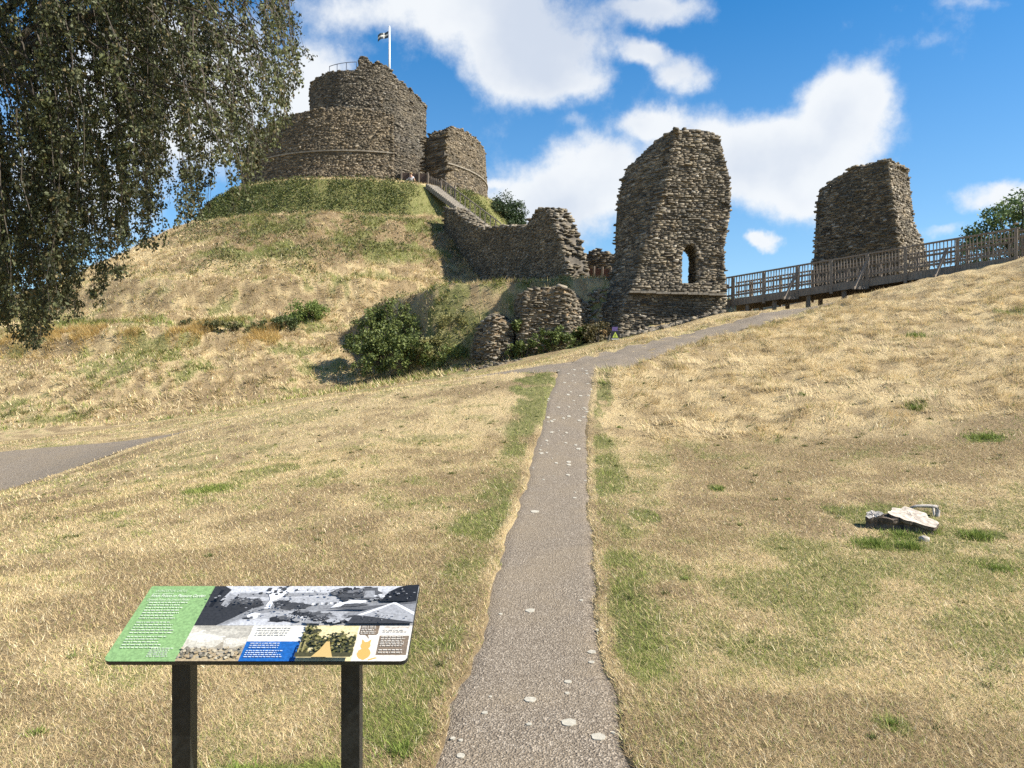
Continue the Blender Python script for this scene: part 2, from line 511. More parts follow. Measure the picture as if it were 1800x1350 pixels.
class MB:
    """collects simple solids into one mesh"""
    def __init__(self):
        self.v, self.f = [], []

    def box(self, c, size, M=None):
        n = len(self.v)
        hx, hy, hz = size[0] / 2, size[1] / 2, size[2] / 2
        for sx, sy, sz in ((-1, -1, -1), (1, -1, -1), (1, 1, -1), (-1, 1, -1), (-1, -1, 1), (1, -1, 1), (1, 1, 1), (-1, 1, 1)):
            p = Vector((sx * hx, sy * hy, sz * hz))
            if M is not None:
                p = M @ p
            self.v.append(tuple(p + Vector(c)))
        for f in ((0, 3, 2, 1), (4, 5, 6, 7), (0, 1, 5, 4), (1, 2, 6, 5), (2, 3, 7, 6), (3, 0, 4, 7)):
            self.f.append(tuple(n + i for i in f))
        return self

    def bar(self, a, b, wd, ht):
        """a rectangular bar from a to b, wd across, ht in the upright direction"""
        a, b = Vector(a), Vector(b)
        d = (b - a)
        L = d.length
        d.normalize()
        up = Vector((0, 0, 1)) if abs(d.z) < .95 else Vector((0, 1, 0))
        sd = d.cross(up).normalized()
        up = sd.cross(d)
        M = Matrix((d, sd, up)).transposed()
        return self.box((a + b) / 2, (L, wd, ht), M)

    def tube(self, pts, rad, sides=6, cap=True):
        pts = [Vector(p) for p in pts]
        n0 = len(self.v)
        k = len(pts)
        for i, p in enumerate(pts):
            d = (pts[min(i + 1, k - 1)] - pts[max(i - 1, 0)]).normalized()
            up = Vector((0, 0, 1)) if abs(d.z) < .9 else Vector((1, 0, 0))
            a = d.cross(up).normalized()
            b = d.cross(a)
            r_ = rad[i] if isinstance(rad, (list, tuple, np.ndarray)) else rad
            for s_ in range(sides):
                t = 2 * PI * s_ / sides
                self.v.append(tuple(p + a * (r_ * math.cos(t)) + b * (r_ * math.sin(t))))
        for i in range(k - 1):
            for s_ in range(sides):
                q_ = n0 + i * sides
                self.f.append((q_ + s_, q_ + (s_ + 1) % sides, q_ + sides + (s_ + 1) % sides, q_ + sides + s_))
        if cap:
            self.f.append(tuple(n0 + s_ for s_ in range(sides))[::-1])
            self.f.append(tuple(n0 + (k - 1) * sides + s_ for s_ in range(sides)))
        return self

    def build(self, name, mat, parent=None, smooth=False, off=None):
        vv = self.v if off is None else [(p[0] - off[0], p[1] - off[1], p[2] - off[2]) for p in self.v]
        me = bpy.data.meshes.new(name)
        me.from_pydata(vv, [], self.f)
        me.materials.append(mat)
        if smooth:
            me.polygons.foreach_set('use_smooth', [True] * len(me.polygons))
        return obj(name, me, parent)


def bsdf(mat):
    mat.use_nodes = True
    t = NT(mat.node_tree)
    return t, t.n['Principled BSDF']


def simple(name, col, rough=0.7, nscale=0, namt=0.25, bump=0, bscale=None, metal=0.0, spec=None):
    mt = bpy.data.materials.new(name)
    t, b = bsdf(mt)
    b.inputs['Roughness'].default_value = rough
    b.inputs['Metallic'].default_value = metal
    if spec is not None:
        b.inputs['Specular IOR Level'].default_value = spec
    if nscale:
        tcx = t.node('ShaderNodeTexCoord').outputs['Object']
        f = t.noise(tcx, nscale, 5, .6)
        f = t.rng(f, .3, .7)
        t.put(b.inputs['Base Color'], t.mix(f, tuple(c * (1 - namt) for c in col), tuple(min(1, c * (1 + namt)) for c in col)))
        if bump:
            t.put(b.inputs['Normal'], t.bump(t.noise(tcx, bscale or nscale * 3, 5, .65), .6, bump))
    else:
        b.inputs['Base Color'].default_value = (*col, 1)
    return mt


# ------------------------------------------------------------------ materials
STRAW, BROWN, GREEN, DGREEN = (.58, .455, .25), (.25, .185, .105), (.20, .215, .075), (.11, .14, .04)

m_ground = bpy.data.materials.new('turf')
t, b = bsdf(m_ground)
p = t.pos()
tone, green = t.attr('tone'), t.attr('green')
nf, nm, nx = t.noise(p, 38, 5, .7), t.noise(p, 9, 4, .6), t.noise(p, 130, 3, .7)
tt = t.m('ADD', tone, t.m('MULTIPLY', t.m('SUBTRACT', nf, .5), 1.1))
base = t.mix(t.rng(tt, .05, .95), BROWN, STRAW)
gcol = t.mix(t.rng(nm, .35, .65), DGREEN, GREEN)
gg = t.m('ADD', green, t.m('MULTIPLY', t.m('SUBTRACT', t.noise(p, 22, 4, .65), .5), .9))
base = t.mix(t.rng(gg, .3, .8, 0, .85), base, gcol)
base = t.mix(t.rng(nx, .35, .6, .45, 0), base, (.09, .062, .032))
t.put(b.inputs['Base Color'], base)
b.inputs['Roughness'].default_value = .95
b.inputs['Specular IOR Level'].default_value = .1
t.put(b.inputs['Normal'], t.bump(t.m('ADD', nf, t.m('MULTIPLY', nm, 1.5)), 1.0, .05))


def leafy(name, spec=.2, trans=.3, attr='col'):
    mt = bpy.data.materials.new(name)
    mt.use_nodes = True
    t = NT(mt.node_tree)
    b = t.n['Principled BSDF']
    o_ = t.n['Material Output']
    c = t.attr(attr, 'Color')
    t.put(b.inputs['Base Color'], c)
    b.inputs['Roughness'].default_value = .65
    b.inputs['Specular IOR Level'].default_value = spec
    tr = t.node('ShaderNodeBsdfTranslucent')
    t.put(tr.inputs[0], c)
    mx = t.node('ShaderNodeMixShader')
    mx.inputs[0].default_value = trans
    t.l.new(b.outputs[0], mx.inputs[1])
    t.l.new(tr.outputs[0], mx.inputs[2])
    t.l.new(mx.outputs[0], o_.inputs[0])
    return mt


m_blade = leafy('grass_blade', .1, .25)
m_leaf = leafy('leaf', .45, .28)


def stone_mat(name, per_object, tint=(.83, .815, .785)):
    mt = bpy.data.materials.new(name)
    t, b = bsdf(mt)
    rnd = t.node('ShaderNodeObjectInfo').outputs['Random'] if per_object else t.node('ShaderNodeNewGeometry').outputs['Random Per Island']
    p = t.pos()
    pal = [(0, (.07, .062, .052)), (.2, (.125, .11, .088)), (.45, (.20, .172, .13)), (.68, (.25, .215, .165)), (.86, (.31, .27, .20)), (.95, (.36, .32, .26)), (1, (.50, .46, .39))]
    pal = [(q, tuple(a * k for a, k in zip(c, tint))) for q, c in pal]
    c = t.ramp(rnd, pal)
    big = t.noise(p, .55, 5, .6)
    c = t.mix(t.rng(big, .42, .64, 0, .6), c, tuple(k * a for k, a in zip((.105, .098, .08), tint)))
    c = t.mix(t.rng(t.noise(p, 1.4, 5, .65), .56, .72, 0, .45), c, (.27, .20, .115))
    c = t.mix(t.rng(t.noise(p, 6, 5, .7), .58, .72, 0, .5), c, (.12, .125, .06))
    c = t.mix(t.rng(t.noise(p, 22, 4, .7), .60, .70, 0, .6), c, (.42, .40, .34))
    t.put(b.inputs['Base Color'], c)
    b.inputs['Roughness'].default_value = .92
    b.inputs['Specular IOR Level'].default_value = .2
    t.put(b.inputs['Normal'], t.bump(t.noise(p, 14, 5, .65), .8, .05))
    return mt


m_stone = stone_mat('slate_rubble', False)
m_stone1 = stone_mat('slate_stone', True)
m_stone_t = stone_mat('grey_slate_rubble', False, (.60, .595, .585))
m_stone_r = stone_mat('brown_slate_rubble', False, (.72, .675, .61))
m_core = simple('lime_core', (.10, .087, .068), .95, 2.5, .4, .05)
m_core_p = m_core
m_earth = simple('dry_earth', (.21, .15, .085), .95, 3, .4, .05)
m_dressed = simple('dressed_stone', (.21, .185, .145), .9, 4, .35, .02)
m_wood = bpy.data.materials.new('weathered_timber')
t, b = bsdf(m_wood)
tcx = t.node('ShaderNodeTexCoord').outputs['Object']
mp = t.node('ShaderNodeMapping')
mp.inputs['Scale'].default_value = (30, 30, 2.5)
t.l.new(tcx, mp.inputs[0])
gr = t.noise(mp.outputs[0], 1.0, 5, .6)
t.put(b.inputs['Base Color'], t.mix(t.rng(gr, .3, .7), (.125, .102, .078), (.26, .215, .168)))
b.inputs['Roughness'].default_value = .85
m_wood_d = simple('dark_timber', (.075, .05, .038), .85, 12, .35, .01)
m_white = simple('white_paint', (.8, .8, .78), .5)

m_asph = bpy.data.materials.new('old_tarmac')
t, b = bsdf(m_asph)
p = t.pos()
vo = t.node('ShaderNodeTexVoronoi')
vo.inputs['Scale'].default_value = 95
t.put(vo.inputs['Vector'], p)
chip = t.ramp(t.node('ShaderNodeSeparateColor').outputs[0], [(0, (0, 0, 0)), (1, (1, 1, 1))])
sc_ = t.node('ShaderNodeSeparateColor')
t.l.new(vo.outputs['Color'], sc_.inputs[0])
c = t.ramp(sc_.outputs[0], [(0, (.12, .096, .070)), (.5, (.185, .152, .113)), (.8, (.25, .21, .16)), (1, (.36, .31, .245))])
c = t.mix(t.rng(t.noise(p, 1.1, 5, .6), .4, .68, 0, .45), c, (.24, .19, .125))
c = t.mix(t.rng(t.noise(p, 4.5, 6, .7), .62, .70, 0, .35), c, (.075, .06, .05))
c = t.mix(t.rng(t.noise(p, 13, 5, .75), .69, .73, 0, .7), c, (.52, .49, .41))
t.put(b.inputs['Base Color'], c)
b.inputs['Roughness'].default_value = .9
b.inputs['Specular IOR Level'].default_value = .25
t.put(b.inputs['Normal'], t.bump(t.m('ADD', vo.outputs['Distance'], t.noise(p, 60, 3, .6)), .7, .012))
m_lichen = simple('pale_lichen', (.37, .345, .28), .95, 60, .18, .003)
m_bark = simple('grey_bark', (.10, .085, .065), .95, 9, .45, .03)
m_twig = simple('twig_bark', (.055, .045, .033), .9, 20, .3)
m_gravel = simple('stair_grit', (.205, .185, .155), .95, 8, .3, .02)

# ------------------------------------------------------------------ ground sheet
ang = np.concatenate([np.arange(-40, 40.01, 0.19), np.arange(43, 317, 5.5)])
th = np.radians(ang)
rad = [0.35]
while rad[-1] < 20:
    rad.append(rad[-1] * 1.017)
while rad[-1] < 74:
    rad.append(rad[-1] + .36)
while rad[-1] < 900:
    rad.append(rad[-1] * 1.12)
rad = np.array(rad)
nr, na = len(rad), len(th)
GX = (rad[:, None] * np.sin(th)[None]).ravel()
GY = (rad[:, None] * np.cos(th)[None]).ravel()
GZ = ground_z(GX, GY)
dgp1, dgp2 = path_sd(GX, GY)
gg_, tn_ = masks(GX, GY, GZ)
sd_ = np.minimum(dgp1, dgp2)
GZ = GZ - 0.06 * sstep(sd_, 0.02, -0.08)
ii, jj = np.meshgrid(np.arange(nr - 1), np.arange(na), indexing='ij')
j2 = (jj + 1) % na
quads = np.stack([ii * na + jj, (ii + 1) * na + jj, (ii + 1) * na + j2, ii * na + j2], -1).reshape(-1, 4)[:, ::-1]
V = np.c_[GX, GY, GZ]
V = np.r_[V, [[0, 0, float(ground_z(np.array([0.]), np.array([0.]))[0])]]]
tris = np.stack([np.full(na, len(V) - 1), np.arange(na), (np.arange(na) + 1) % na], -1)[:, ::-1]
me = mesh_np('ground', V, tris=tris, quads=quads, mats=[m_ground], smooth=True,
             attrs={'green': ('FLOAT', np.r_[gg_, 0]), 'tone': ('FLOAT', np.r_[tn_, .5])})
tag(obj('ground', me), kind='structure')

# footpath
ys = []
y = -5.0
while y < 20.55:
    ys.append(y)
    y += 0.06 if y > 2.5 else .3
    if y > 9:
        y += .08
ys = np.array(ys)
nc = 15
wob = lambda X_, Y_: 0.07 * (vnoise(Y_ * 2.1, X_ * .3, 31) - .5) + .05 * (vnoise(Y_ * 6, X_, 33) - .5)
l_, r_ = np.interp(ys, FY, FLX), np.interp(ys, FY, FRX)
l_, r_ = l_ + wob(l_, ys), r_ - wob(r_, ys)
f_ = np.linspace(0, 1, nc)
PX = l_[:, None] + (r_ - l_)[:, None] * f_[None]
PYY = np.repeat(ys[:, None], nc, 1)
PZ = ground_z(PX.ravel(), PYY.ravel()).reshape(PX.shape) - .016 - .02 * (np.abs(f_ - .5)[None] > .49)
ii, jj = np.meshgrid(np.arange(len(ys) - 1), np.arange(nc - 1), indexing='ij')
q_ = np.stack([ii * nc + jj, ii * nc + jj + 1, (ii + 1) * nc + jj + 1, (ii + 1) * nc + jj], -1).reshape(-1, 4)
fp = tag(obj('footpath', mesh_np('footpath', np.c_[PX.ravel(), PYY.ravel(), PZ.ravel()], quads=q_, mats=[m_asph], smooth=True)), kind='structure')
# lane
td = np.gradient(LP, axis=0)
td /= np.linalg.norm(td, axis=1)[:, None]
nrm = np.c_[-td[:, 1], td[:, 0]]
nc = 9
f_ = np.linspace(-1, 1, nc)
PX = LP[:, 0:1] + nrm[:, 0:1] * LW[:, None] * f_[None]
PYY = LP[:, 1:2] + nrm[:, 1:2] * LW[:, None] * f_[None]
PZ = ground_z(PX.ravel(), PYY.ravel()).reshape(PX.shape) - .020
ii, jj = np.meshgrid(np.arange(len(LP) - 1), np.arange(nc - 1), indexing='ij')
q_ = np.stack([ii * nc + jj, (ii + 1) * nc + jj, (ii + 1) * nc + jj + 1, ii * nc + jj + 1], -1).reshape(-1, 4)
lane = tag(obj('lane', mesh_np('lane', np.c_[PX.ravel(), PYY.ravel(), PZ.ravel()], quads=q_, mats=[m_asph], smooth=True)), kind='structure')


def path_point(px, py):
    """the spot on the footpath seen at that place of the photograph"""
    f = sorted(FP, key=lambda a: a[0])
    Y = float(np.interp(py, [a[0] for a in f], [a[3] for a in f]))
    for _ in range(12):
        X = (px - 900) / F * Y
        z = gz(X, Y)
        Y = 0.5 * Y + 0.5 * min(30, max(2, (1.6 - z) * F / (py - 675))) if py > 720 else Y
    return X, Y


def disc_patch(mb, x, y, rx, ry, seed, lift=0.0):
    k = 14
    rs = random.Random(seed)
    n0 = len(mb.v)
    pts = []
    for i in range(k):
        a = 2 * PI * i / k
        q = .86 + .22 * rs.random()
        pts.append((x + rx * q * math.cos(a), y + ry * q * math.sin(a)))
    allp = np.array(pts + [(x, y)])
    z = ground_z(allp[:, 0], allp[:, 1]) - .016
    for (a, b_), zz in zip(allp, z):
        mb.v.append((a, b_, zz + .0045 + lift))
    for (a, b_), zz in zip(allp[:-1], z[:-1]):
        mb.v.append((a, b_, zz - .004))
    for i in range(k):
        mb.f.append((n0 + k, n0 + i, n0 + (i + 1) % k))
        mb.f.append((n0 + i, n0 + k + 1 + i, n0 + k + 1 + (i + 1) % k, n0 + (i + 1) % k))


for k, (px, py, wd) in enumerate([(940, 897, 18), (932, 1070, 21), (1052, 1104, 13), (1040, 1142, 19), (999, 1194, 17), (997, 1214, 10), (932, 1225, 26), (852, 1248, 14), (1000, 1265, 33), (1052, 1290, 32), (810, 1323, 19),
                                  (796, 1293, 12), (810, 1296, 10), (880, 1076, 9), (1040, 1160, 14), (930, 1268, 12), (1078, 1283, 9), (862, 1220, 8), (1010, 873, 9), (1022, 1052, 9)]):
    x, y = path_point(px, py)
    mb = MB()
    rx = wd / F * y / 2 * .82
    disc_patch(mb, x, y, rx, rx * 1.15, k)
    mb.build('lichen_patch', m_lichen, fp)
mb = MB()
for k in range(75):
    y = 10.0 + 9.6 * random.random() ** .6
    f = random.random()
    x = float(np.interp(y, FY, FLX)) * (1 - f) + float(np.interp(y, FY, FRX)) * f
    s_ = random.uniform(.008, .032)
    disc_patch(mb, x, y, s_ * 1.25, s_ * random.uniform(.8, 2.2), 100 + k, .002)
tag(mb.build('lichen_specks', m_lichen, fp), kind='stuff')

# ------------------------------------------------------------------ turf: real blades
BV, BC = [], []


def add_blades(X, Y, L, Wd, lean, colr, zoff=None, dirn=None):
    """one tapering blade per point; lean = horizontal run per unit of rise"""
    n = len(X)
    Z = ground_z(X, Y) if zoff is None else ground_z(X, Y) + zoff
    a = rng.uniform(0, 2 * PI, n) if dirn is None else dirn
    h = 1 / np.sqrt(1 + lean ** 2)
    run = lean * h
    tip = np.c_[X + np.cos(a) * run * L, Y + np.sin(a) * run * L, Z + h * L]
    # blade width roughly across the lean, with a random turn
    a2 = a + PI / 2 + rng.uniform(-.7, .7, n)
    o_ = np.c_[np.cos(a2), np.sin(a2), np.zeros(n)] * (Wd / 2)[:, None]
    base_ = np.c_[X, Y, Z - .006]
    BV.append(np.stack([base_ - o_, base_ + o_, tip], 1).reshape(-1, 3))
    c4 = np.c_[colr, np.ones(n)]
    BC.append(np.repeat(c4, 3, 0))


def turf_colour(X, Y):
    g, tn = masks(X, Y, None)
    n = len(X)
    rr = rng.random(n)
    straw, brown = np.array([.74, .585, .32]), np.array([.35, .255, .135])
    mixv = np.clip(tn * .8 + rng.normal(0, .30, n) + .1, 0, 1)[:, None]
    c = brown * (1 - mixv) + straw * mixv
    gm = (rr < g * .92)[:, None]
    gv = rng.random(n)[:, None]
    gc = np.array([.095, .13, .026]) * (1 - gv) + np.array([.35, .38, .105]) * gv
    c = np.where(gm, gc, c)
    pale = (rng.random(n) < .10)[:, None]
    c = np.where(pale & ~gm, np.array([.82, .72, .48]), c)
    return c * rng.uniform(.8, 1.15, n)[:, None], g


def scatter_sector(n, r0, r1, half=40.0):
    rr = np.sqrt(rng.uniform(r0 ** 2, r1 ** 2, n))
    a = np.radians(rng.uniform(-half, half, n))
    return rr * np.sin(a), rr * np.cos(a)


def near_turf(n, r0, r1, L0, L1, w0, lean0, lean1):
    X, Y = scatter_sector(n, r0, r1)
    d1, d2 = path_sd(X, Y)
    k = (np.minimum(d1, d2) > -0.035 * rng.random(n)) & (Y < 36)
    X, Y = X[k], Y[k]
    c, g = turf_colour(X, Y)
    hill = sstep(Y, 13.0, 14.0) * sstep(X, 1.0, 2.4)
    k = rng.random(len(X)) > .45 * hill
    X, Y, c, g, hill = X[k], Y[k], c[k], g[k], hill[k]
    m = len(X)
    L = rng.uniform(L0, L1, m) * (1 + .5 * g) * (1 + .7 * hill)
    dirn = 9 * fbm(X, Y, .9, 61, 3) + rng.normal(0, 2.2, m)
    add_blades(X, Y, L, w0 * rng.uniform(.7, 1.4, m), rng.uniform(lean0, lean1, m), c, dirn=dirn)


near_turf(210000, 2.0, 5.0, .018, .055, .0030, .6, 4.5)
near_turf(200000, 5.0, 8.5, .02, .06, .0046, .6, 4.2)
near_turf(150000, 8.5, 14.0, .025, .065, .0075, .6, 3.8)
near_turf(110000, 14.0, 34.0, .04, .09, .014, .6, 3.2)


def tussocks(nt, per, X0, Y0, L0, L1, wd, keep):
    X0, Y0 = X0[keep], Y0[keep]
    nt = len(X0)
    size = rng.uniform(.6, 1.5, nt)
    X = np.repeat(X0, per) + rng.normal(0, .085, nt * per) * np.repeat(size, per)
    Y = np.repeat(Y0, per) + rng.normal(0, .085, nt * per) * np.repeat(size, per)
    k = path_sd(X, Y)
    k = np.minimum(k[0], k[1]) > .02
    dirn = np.repeat(9 * fbm(X0, Y0, .5, 62, 2), per) + rng.normal(0, .8, nt * per)
    shade = np.repeat(np.where(rng.random(nt) < .15, rng.uniform(.35, .6, nt), rng.uniform(.75, 1.1, nt)), per)
    c, g = turf_colour(X, Y)
    base_c = np.array([.72, .585, .35]) * rng.uniform(.8, 1.1, len(X))[:, None]
    isg = (c[:, 1] > c[:, 0])[:, None]
    c = np.where(isg, c, base_c) * shade[:, None]
    sz = np.repeat(size, per)
    add_blades(X[k], Y[k], (rng.uniform(L0, L1, len(X)) * sz)[k], wd * rng.uniform(.6, 1.4, int(k.sum())), rng.uniform(.5, 2.2, int(k.sum())), c[k], dirn=dirn[k])


Xh, Yh = scatter_sector(13500, 13.2, 33)
tussocks(0, 22, Xh, Yh, .10, .20, .013, (Xh > 1.7 + .12 * np.abs(Yh - 20)) & (Yh > 13.3) & (Yh < 31) & (vnoise(Xh * 2.6, Yh * 3.4, 21) + rng.normal(0, .16, len(Xh)) > .40))


def far_turf(n):
    rr = np.sqrt(rng.uniform(14.2 ** 2, 47 ** 2, n))
    a = rng.uniform(-PI * .62, PI * .5, n)
    X, Y = MX + rr * np.sin(a), MY - rr * np.cos(a)
    d1, d2 = path_sd(X, Y)
    k = (d2 > 0) & (np.abs(X) < Y * .75) & (Y > 28)
    # keep clear of the stairs
    tt_ = (X - ST_A[0]) * ST_D[0] + (Y - ST_A[1]) * ST_D[1]
    ss_ = (X - ST_A[0]) * ST_N[0] + (Y - ST_A[1]) * ST_N[1]
    k &= ~((tt_ > -1) & (tt_ < ST_L + .5) & (np.abs(ss_) < .85))
    X, Y, rr = X[k], Y[k], rr[k]
    c, g = turf_colour(X, Y)
    m = len(X)
    L = rng.uniform(.10, .26, m) * (1 + .7 * g)
    add_blades(X, Y, L, .035 * rng.uniform(.6, 1.4, m), rng.uniform(.4, 2.0, m), c)


far_turf(260000)
rr_ = np.sqrt(rng.uniform(19 ** 2, 46 ** 2, 14000))
a_ = rng.uniform(-PI * .6, PI * .35, 14000)
Xh, Yh = MX + rr_ * np.sin(a_), MY - rr_ * np.cos(a_)
tussocks(0, 13, Xh, Yh, .16, .42, .035, (np.abs(Xh) < Yh * .75) & (Yh > 29) & (fbm(Xh, Yh, .7, 64, 3) > .42) & (Xh < 1))
# small weeds dotted through the lawns
Xw, Yw = scatter_sector(420, 2.6, 19)
kw = path_sd(Xw, Yw)
kw = np.minimum(*kw) > .12
for x0, y0 in zip(Xw[kw], Yw[kw]):
    nn = int(rng.integers(16, 70))
    rad_ = rng.uniform(.02, .10)
    aa, qq = rng.uniform(0, 2 * PI, nn), rad_ * np.abs(rng.normal(0, .6, nn))
    gv = rng.random(nn)[:, None]
    dk = rng.uniform(.45, 1.05)
    c = (np.array([.07, .105, .025]) * (1 - gv) + np.array([.22, .25, .08]) * gv) * dk
    add_blades(x0 + qq * np.cos(aa), y0 + qq * np.sin(aa), rng.uniform(.02, .06) * rng.uniform(.5, 1.1, nn), (.004 + .0006 * y0) * rng.uniform(.7, 1.5, nn), rng.uniform(.6, 3.0, nn), c)
# dry grass on the heads of the two low ruins
for x0, y0, zt_, n_, sx_ in ((gX0(960, 37.6), 38.1, 6.3, 1500, .7), (gX0(868, 37.0), 37.3, 4.75, 500, .35)):
    X, Y = x0 + rng.normal(0, sx_, n_), y0 + rng.normal(0, .35, n_)
    gv = rng.random(n_)[:, None]
    c = np.array([.22, .22, .08]) * (1 - gv) + np.array([.66, .52, .28]) * gv
    add_blades(X, Y, rng.uniform(.12, .32, n_), .03 * rng.uniform(.6, 1.3, n_), rng.uniform(.3, 1.8, n_), c, zoff=np.maximum(0, zt_ - .55 * np.abs(X - x0) / sx_ * .6 - ground_z(X, Y)))
# rank pale tussocks on the ledge and tall bents
X = rng.uniform(-30, -13, 15000)
rl = np.interp(X, [-31, -25, -16], [38.2, 37.6, 36.6]) + rng.normal(0, .75, len(X))
Y = MY - np.sqrt(np.maximum(rl ** 2 - (X - MX) ** 2, 0))
k = (fbm(X, Y, .8, 77, 3) > .47)
X, Y = X[k], Y[k]
m = len(X)
c = np.array([.66, .50, .22]) * rng.uniform(.65, 1.15, m)[:, None]
add_blades(X, Y, rng.uniform(.2, .6, m), .03 * rng.uniform(.6, 1.3, m), rng.uniform(.4, 2.0, m), c, dirn=rng.normal(-PI / 2, 1.0, m))
# green tufts in the lawn
for px, py, Yd, rad_, hgt, nn in [(1735, 764, 12.1, .38, .10, 900), (1715, 935, 7.9, .16, .12, 700), (1535, 960, 7.6, .22, .10, 900), (1585, 945, 7.93, .22, .09, 700), (1640, 940, 8.05, .12, .08, 300), (1600, 965, 7.5, .12, .12, 500), (1262, 853, 10.2, .09, .06, 260), (1205, 1018, 6.6, .05, .05, 140),
                                  (420, 1338, 3.32, .09, .10, 420), (575, 1338, 3.32, .08, .10, 320), (375, 838, 11, .45, .05, 1500), (1610, 590, 21.9, .28, .2, 500), (65, 1278, 3.75, .05, .05, 160), (1570, 1262, 3.8, .05, .05, 160), (1410, 690, 16.2, .1, .1, 150),
                                  (1612, 722, 14.7, .2, .14, 350), (1090, 750, 14.3, .09, .07, 120), (1755, 1000, 6.8, .2, .07, 700), (705, 1290, 3.6, .1, .06, 500)]:
    x0 = (px - 900) / F * Yd
    nn = int(nn * .75)
    aa, qq = rng.uniform(0, 2 * PI, nn), rad_ * np.abs(rng.normal(0, .62, nn))
    X, Y = x0 + qq * np.cos(aa), Yd + qq * np.sin(aa)
    gv = rng.random(nn)[:, None]
    c = np.array([.075, .12, .02]) * (1 - gv) + np.array([.28, .34, .085]) * gv
    add_blades(X, Y, hgt * rng.uniform(.4, 1.0, nn), (.0045 + .0006 * Yd) * rng.uniform(.7, 1.4, nn), rng.uniform(.3, 2.2, nn), c)
V = np.concatenate(BV)
C4 = np.concatenate(BC)
tr_ = np.arange(len(V)).reshape(-1, 3)
tag(obj('grass', mesh_np('grass', V, tris=tr_, mats=[m_blade], attrs={'col': ('FLOAT_COLOR', C4)})), 'short sun bleached grass with greener patches over lawn and mound', 'grass', kind='stuff')

# ------------------------------------------------------------------ masonry
_CUBE = np.array([(-1, -1, -1), (1, -1, -1), (1, 1, -1), (-1, 1, -1), (-1, -1, 1), (1, -1, 1), (1, 1, 1), (-1, 1, 1)], float) * .5
_CQ = np.array([(0, 3, 2, 1), (4, 5, 6, 7), (0, 1, 5, 4), (1, 2, 6, 5), (2, 3, 7, 6), (3, 0, 4, 7)])
UNIT = []
for k in range(10):
    vv = _CUBE * (1 + rng.uniform(-.22, .22, (8, 3)))
    UNIT.append(mesh_np('stone', vv, quads=_CQ, mats=[m_stone1]))


class Stones:
    def __init__(self):
        self.c, self.ax, self.sz = [], [], []

    def add(self, c, tx, ny, up, size):
        self.c.append(c)
        self.ax.append((tx, ny, up))
        self.sz.append(size)


def unitv(a):
    a = np.asarray(a, float)
    return a / max(1e-9, np.linalg.norm(a))


def jit_axes(tx, ny, up, amt):
    e = Euler(tuple(random.gauss(0, amt) for _ in range(3))).to_matrix()
    M = np.array([tx, ny, up]).T @ np.array(e)
    return M[:, 0], M[:, 1], M[:, 2]


def emit_stones(root, st, n_single, loc, name='rubble_stones', cam_pick=True, mat=None):
    """the n_single largest stones turned to the camera become parts; the others one mass of real stones"""
    C, A, Z = np.array(st.c), np.array(st.ax), np.array(st.sz)
    n = len(C)
    single = np.zeros(n, bool)
    if n_single:
        view = C - np.array([0, 0, 1.6])
        dist = np.linalg.norm(view, axis=1)
        facing = -(A[:, 1] * view).sum(1) / dist
        score = np.where(facing > .12, Z[:, 0] * Z[:, 2] / dist ** 2 * (facing + .3), 0)
        idx = np.argsort(-score)[:min(n_single, int((score > 0).sum()))]
        single[idx] = True
        for i in idx:
            o = bpy.data.objects.new('stone', UNIT[i % len(UNIT)])
            COL.objects.link(o)
            o.parent = root
            M = Matrix.Identity(4)
            for r_ in range(3):
                for c_ in range(3):
                    M[r_][c_] = A[i, c_, r_] * Z[i, c_]
                M[r_][3] = C[i, r_] - loc[r_]
            o.matrix_local = M
    k = ~single
    C, A, Z = C[k], A[k], Z[k]
    n = len(C)
    L = _CUBE[None] * (1 + rng.uniform(-.2, .2, (n, 8, 3))) * Z[:, None, :]
    Vv = np.einsum('nki,nij->nkj', L, A) + C[:, None] - np.array(loc)
    Q = (_CQ[None] + (np.arange(n) * 8)[:, None, None]).reshape(-1, 4)
    o = obj(name, mesh_np(name, Vv.reshape(-1, 3), quads=Q, mats=[mat or m_stone]), root)
    return tag(o, kind='stuff')


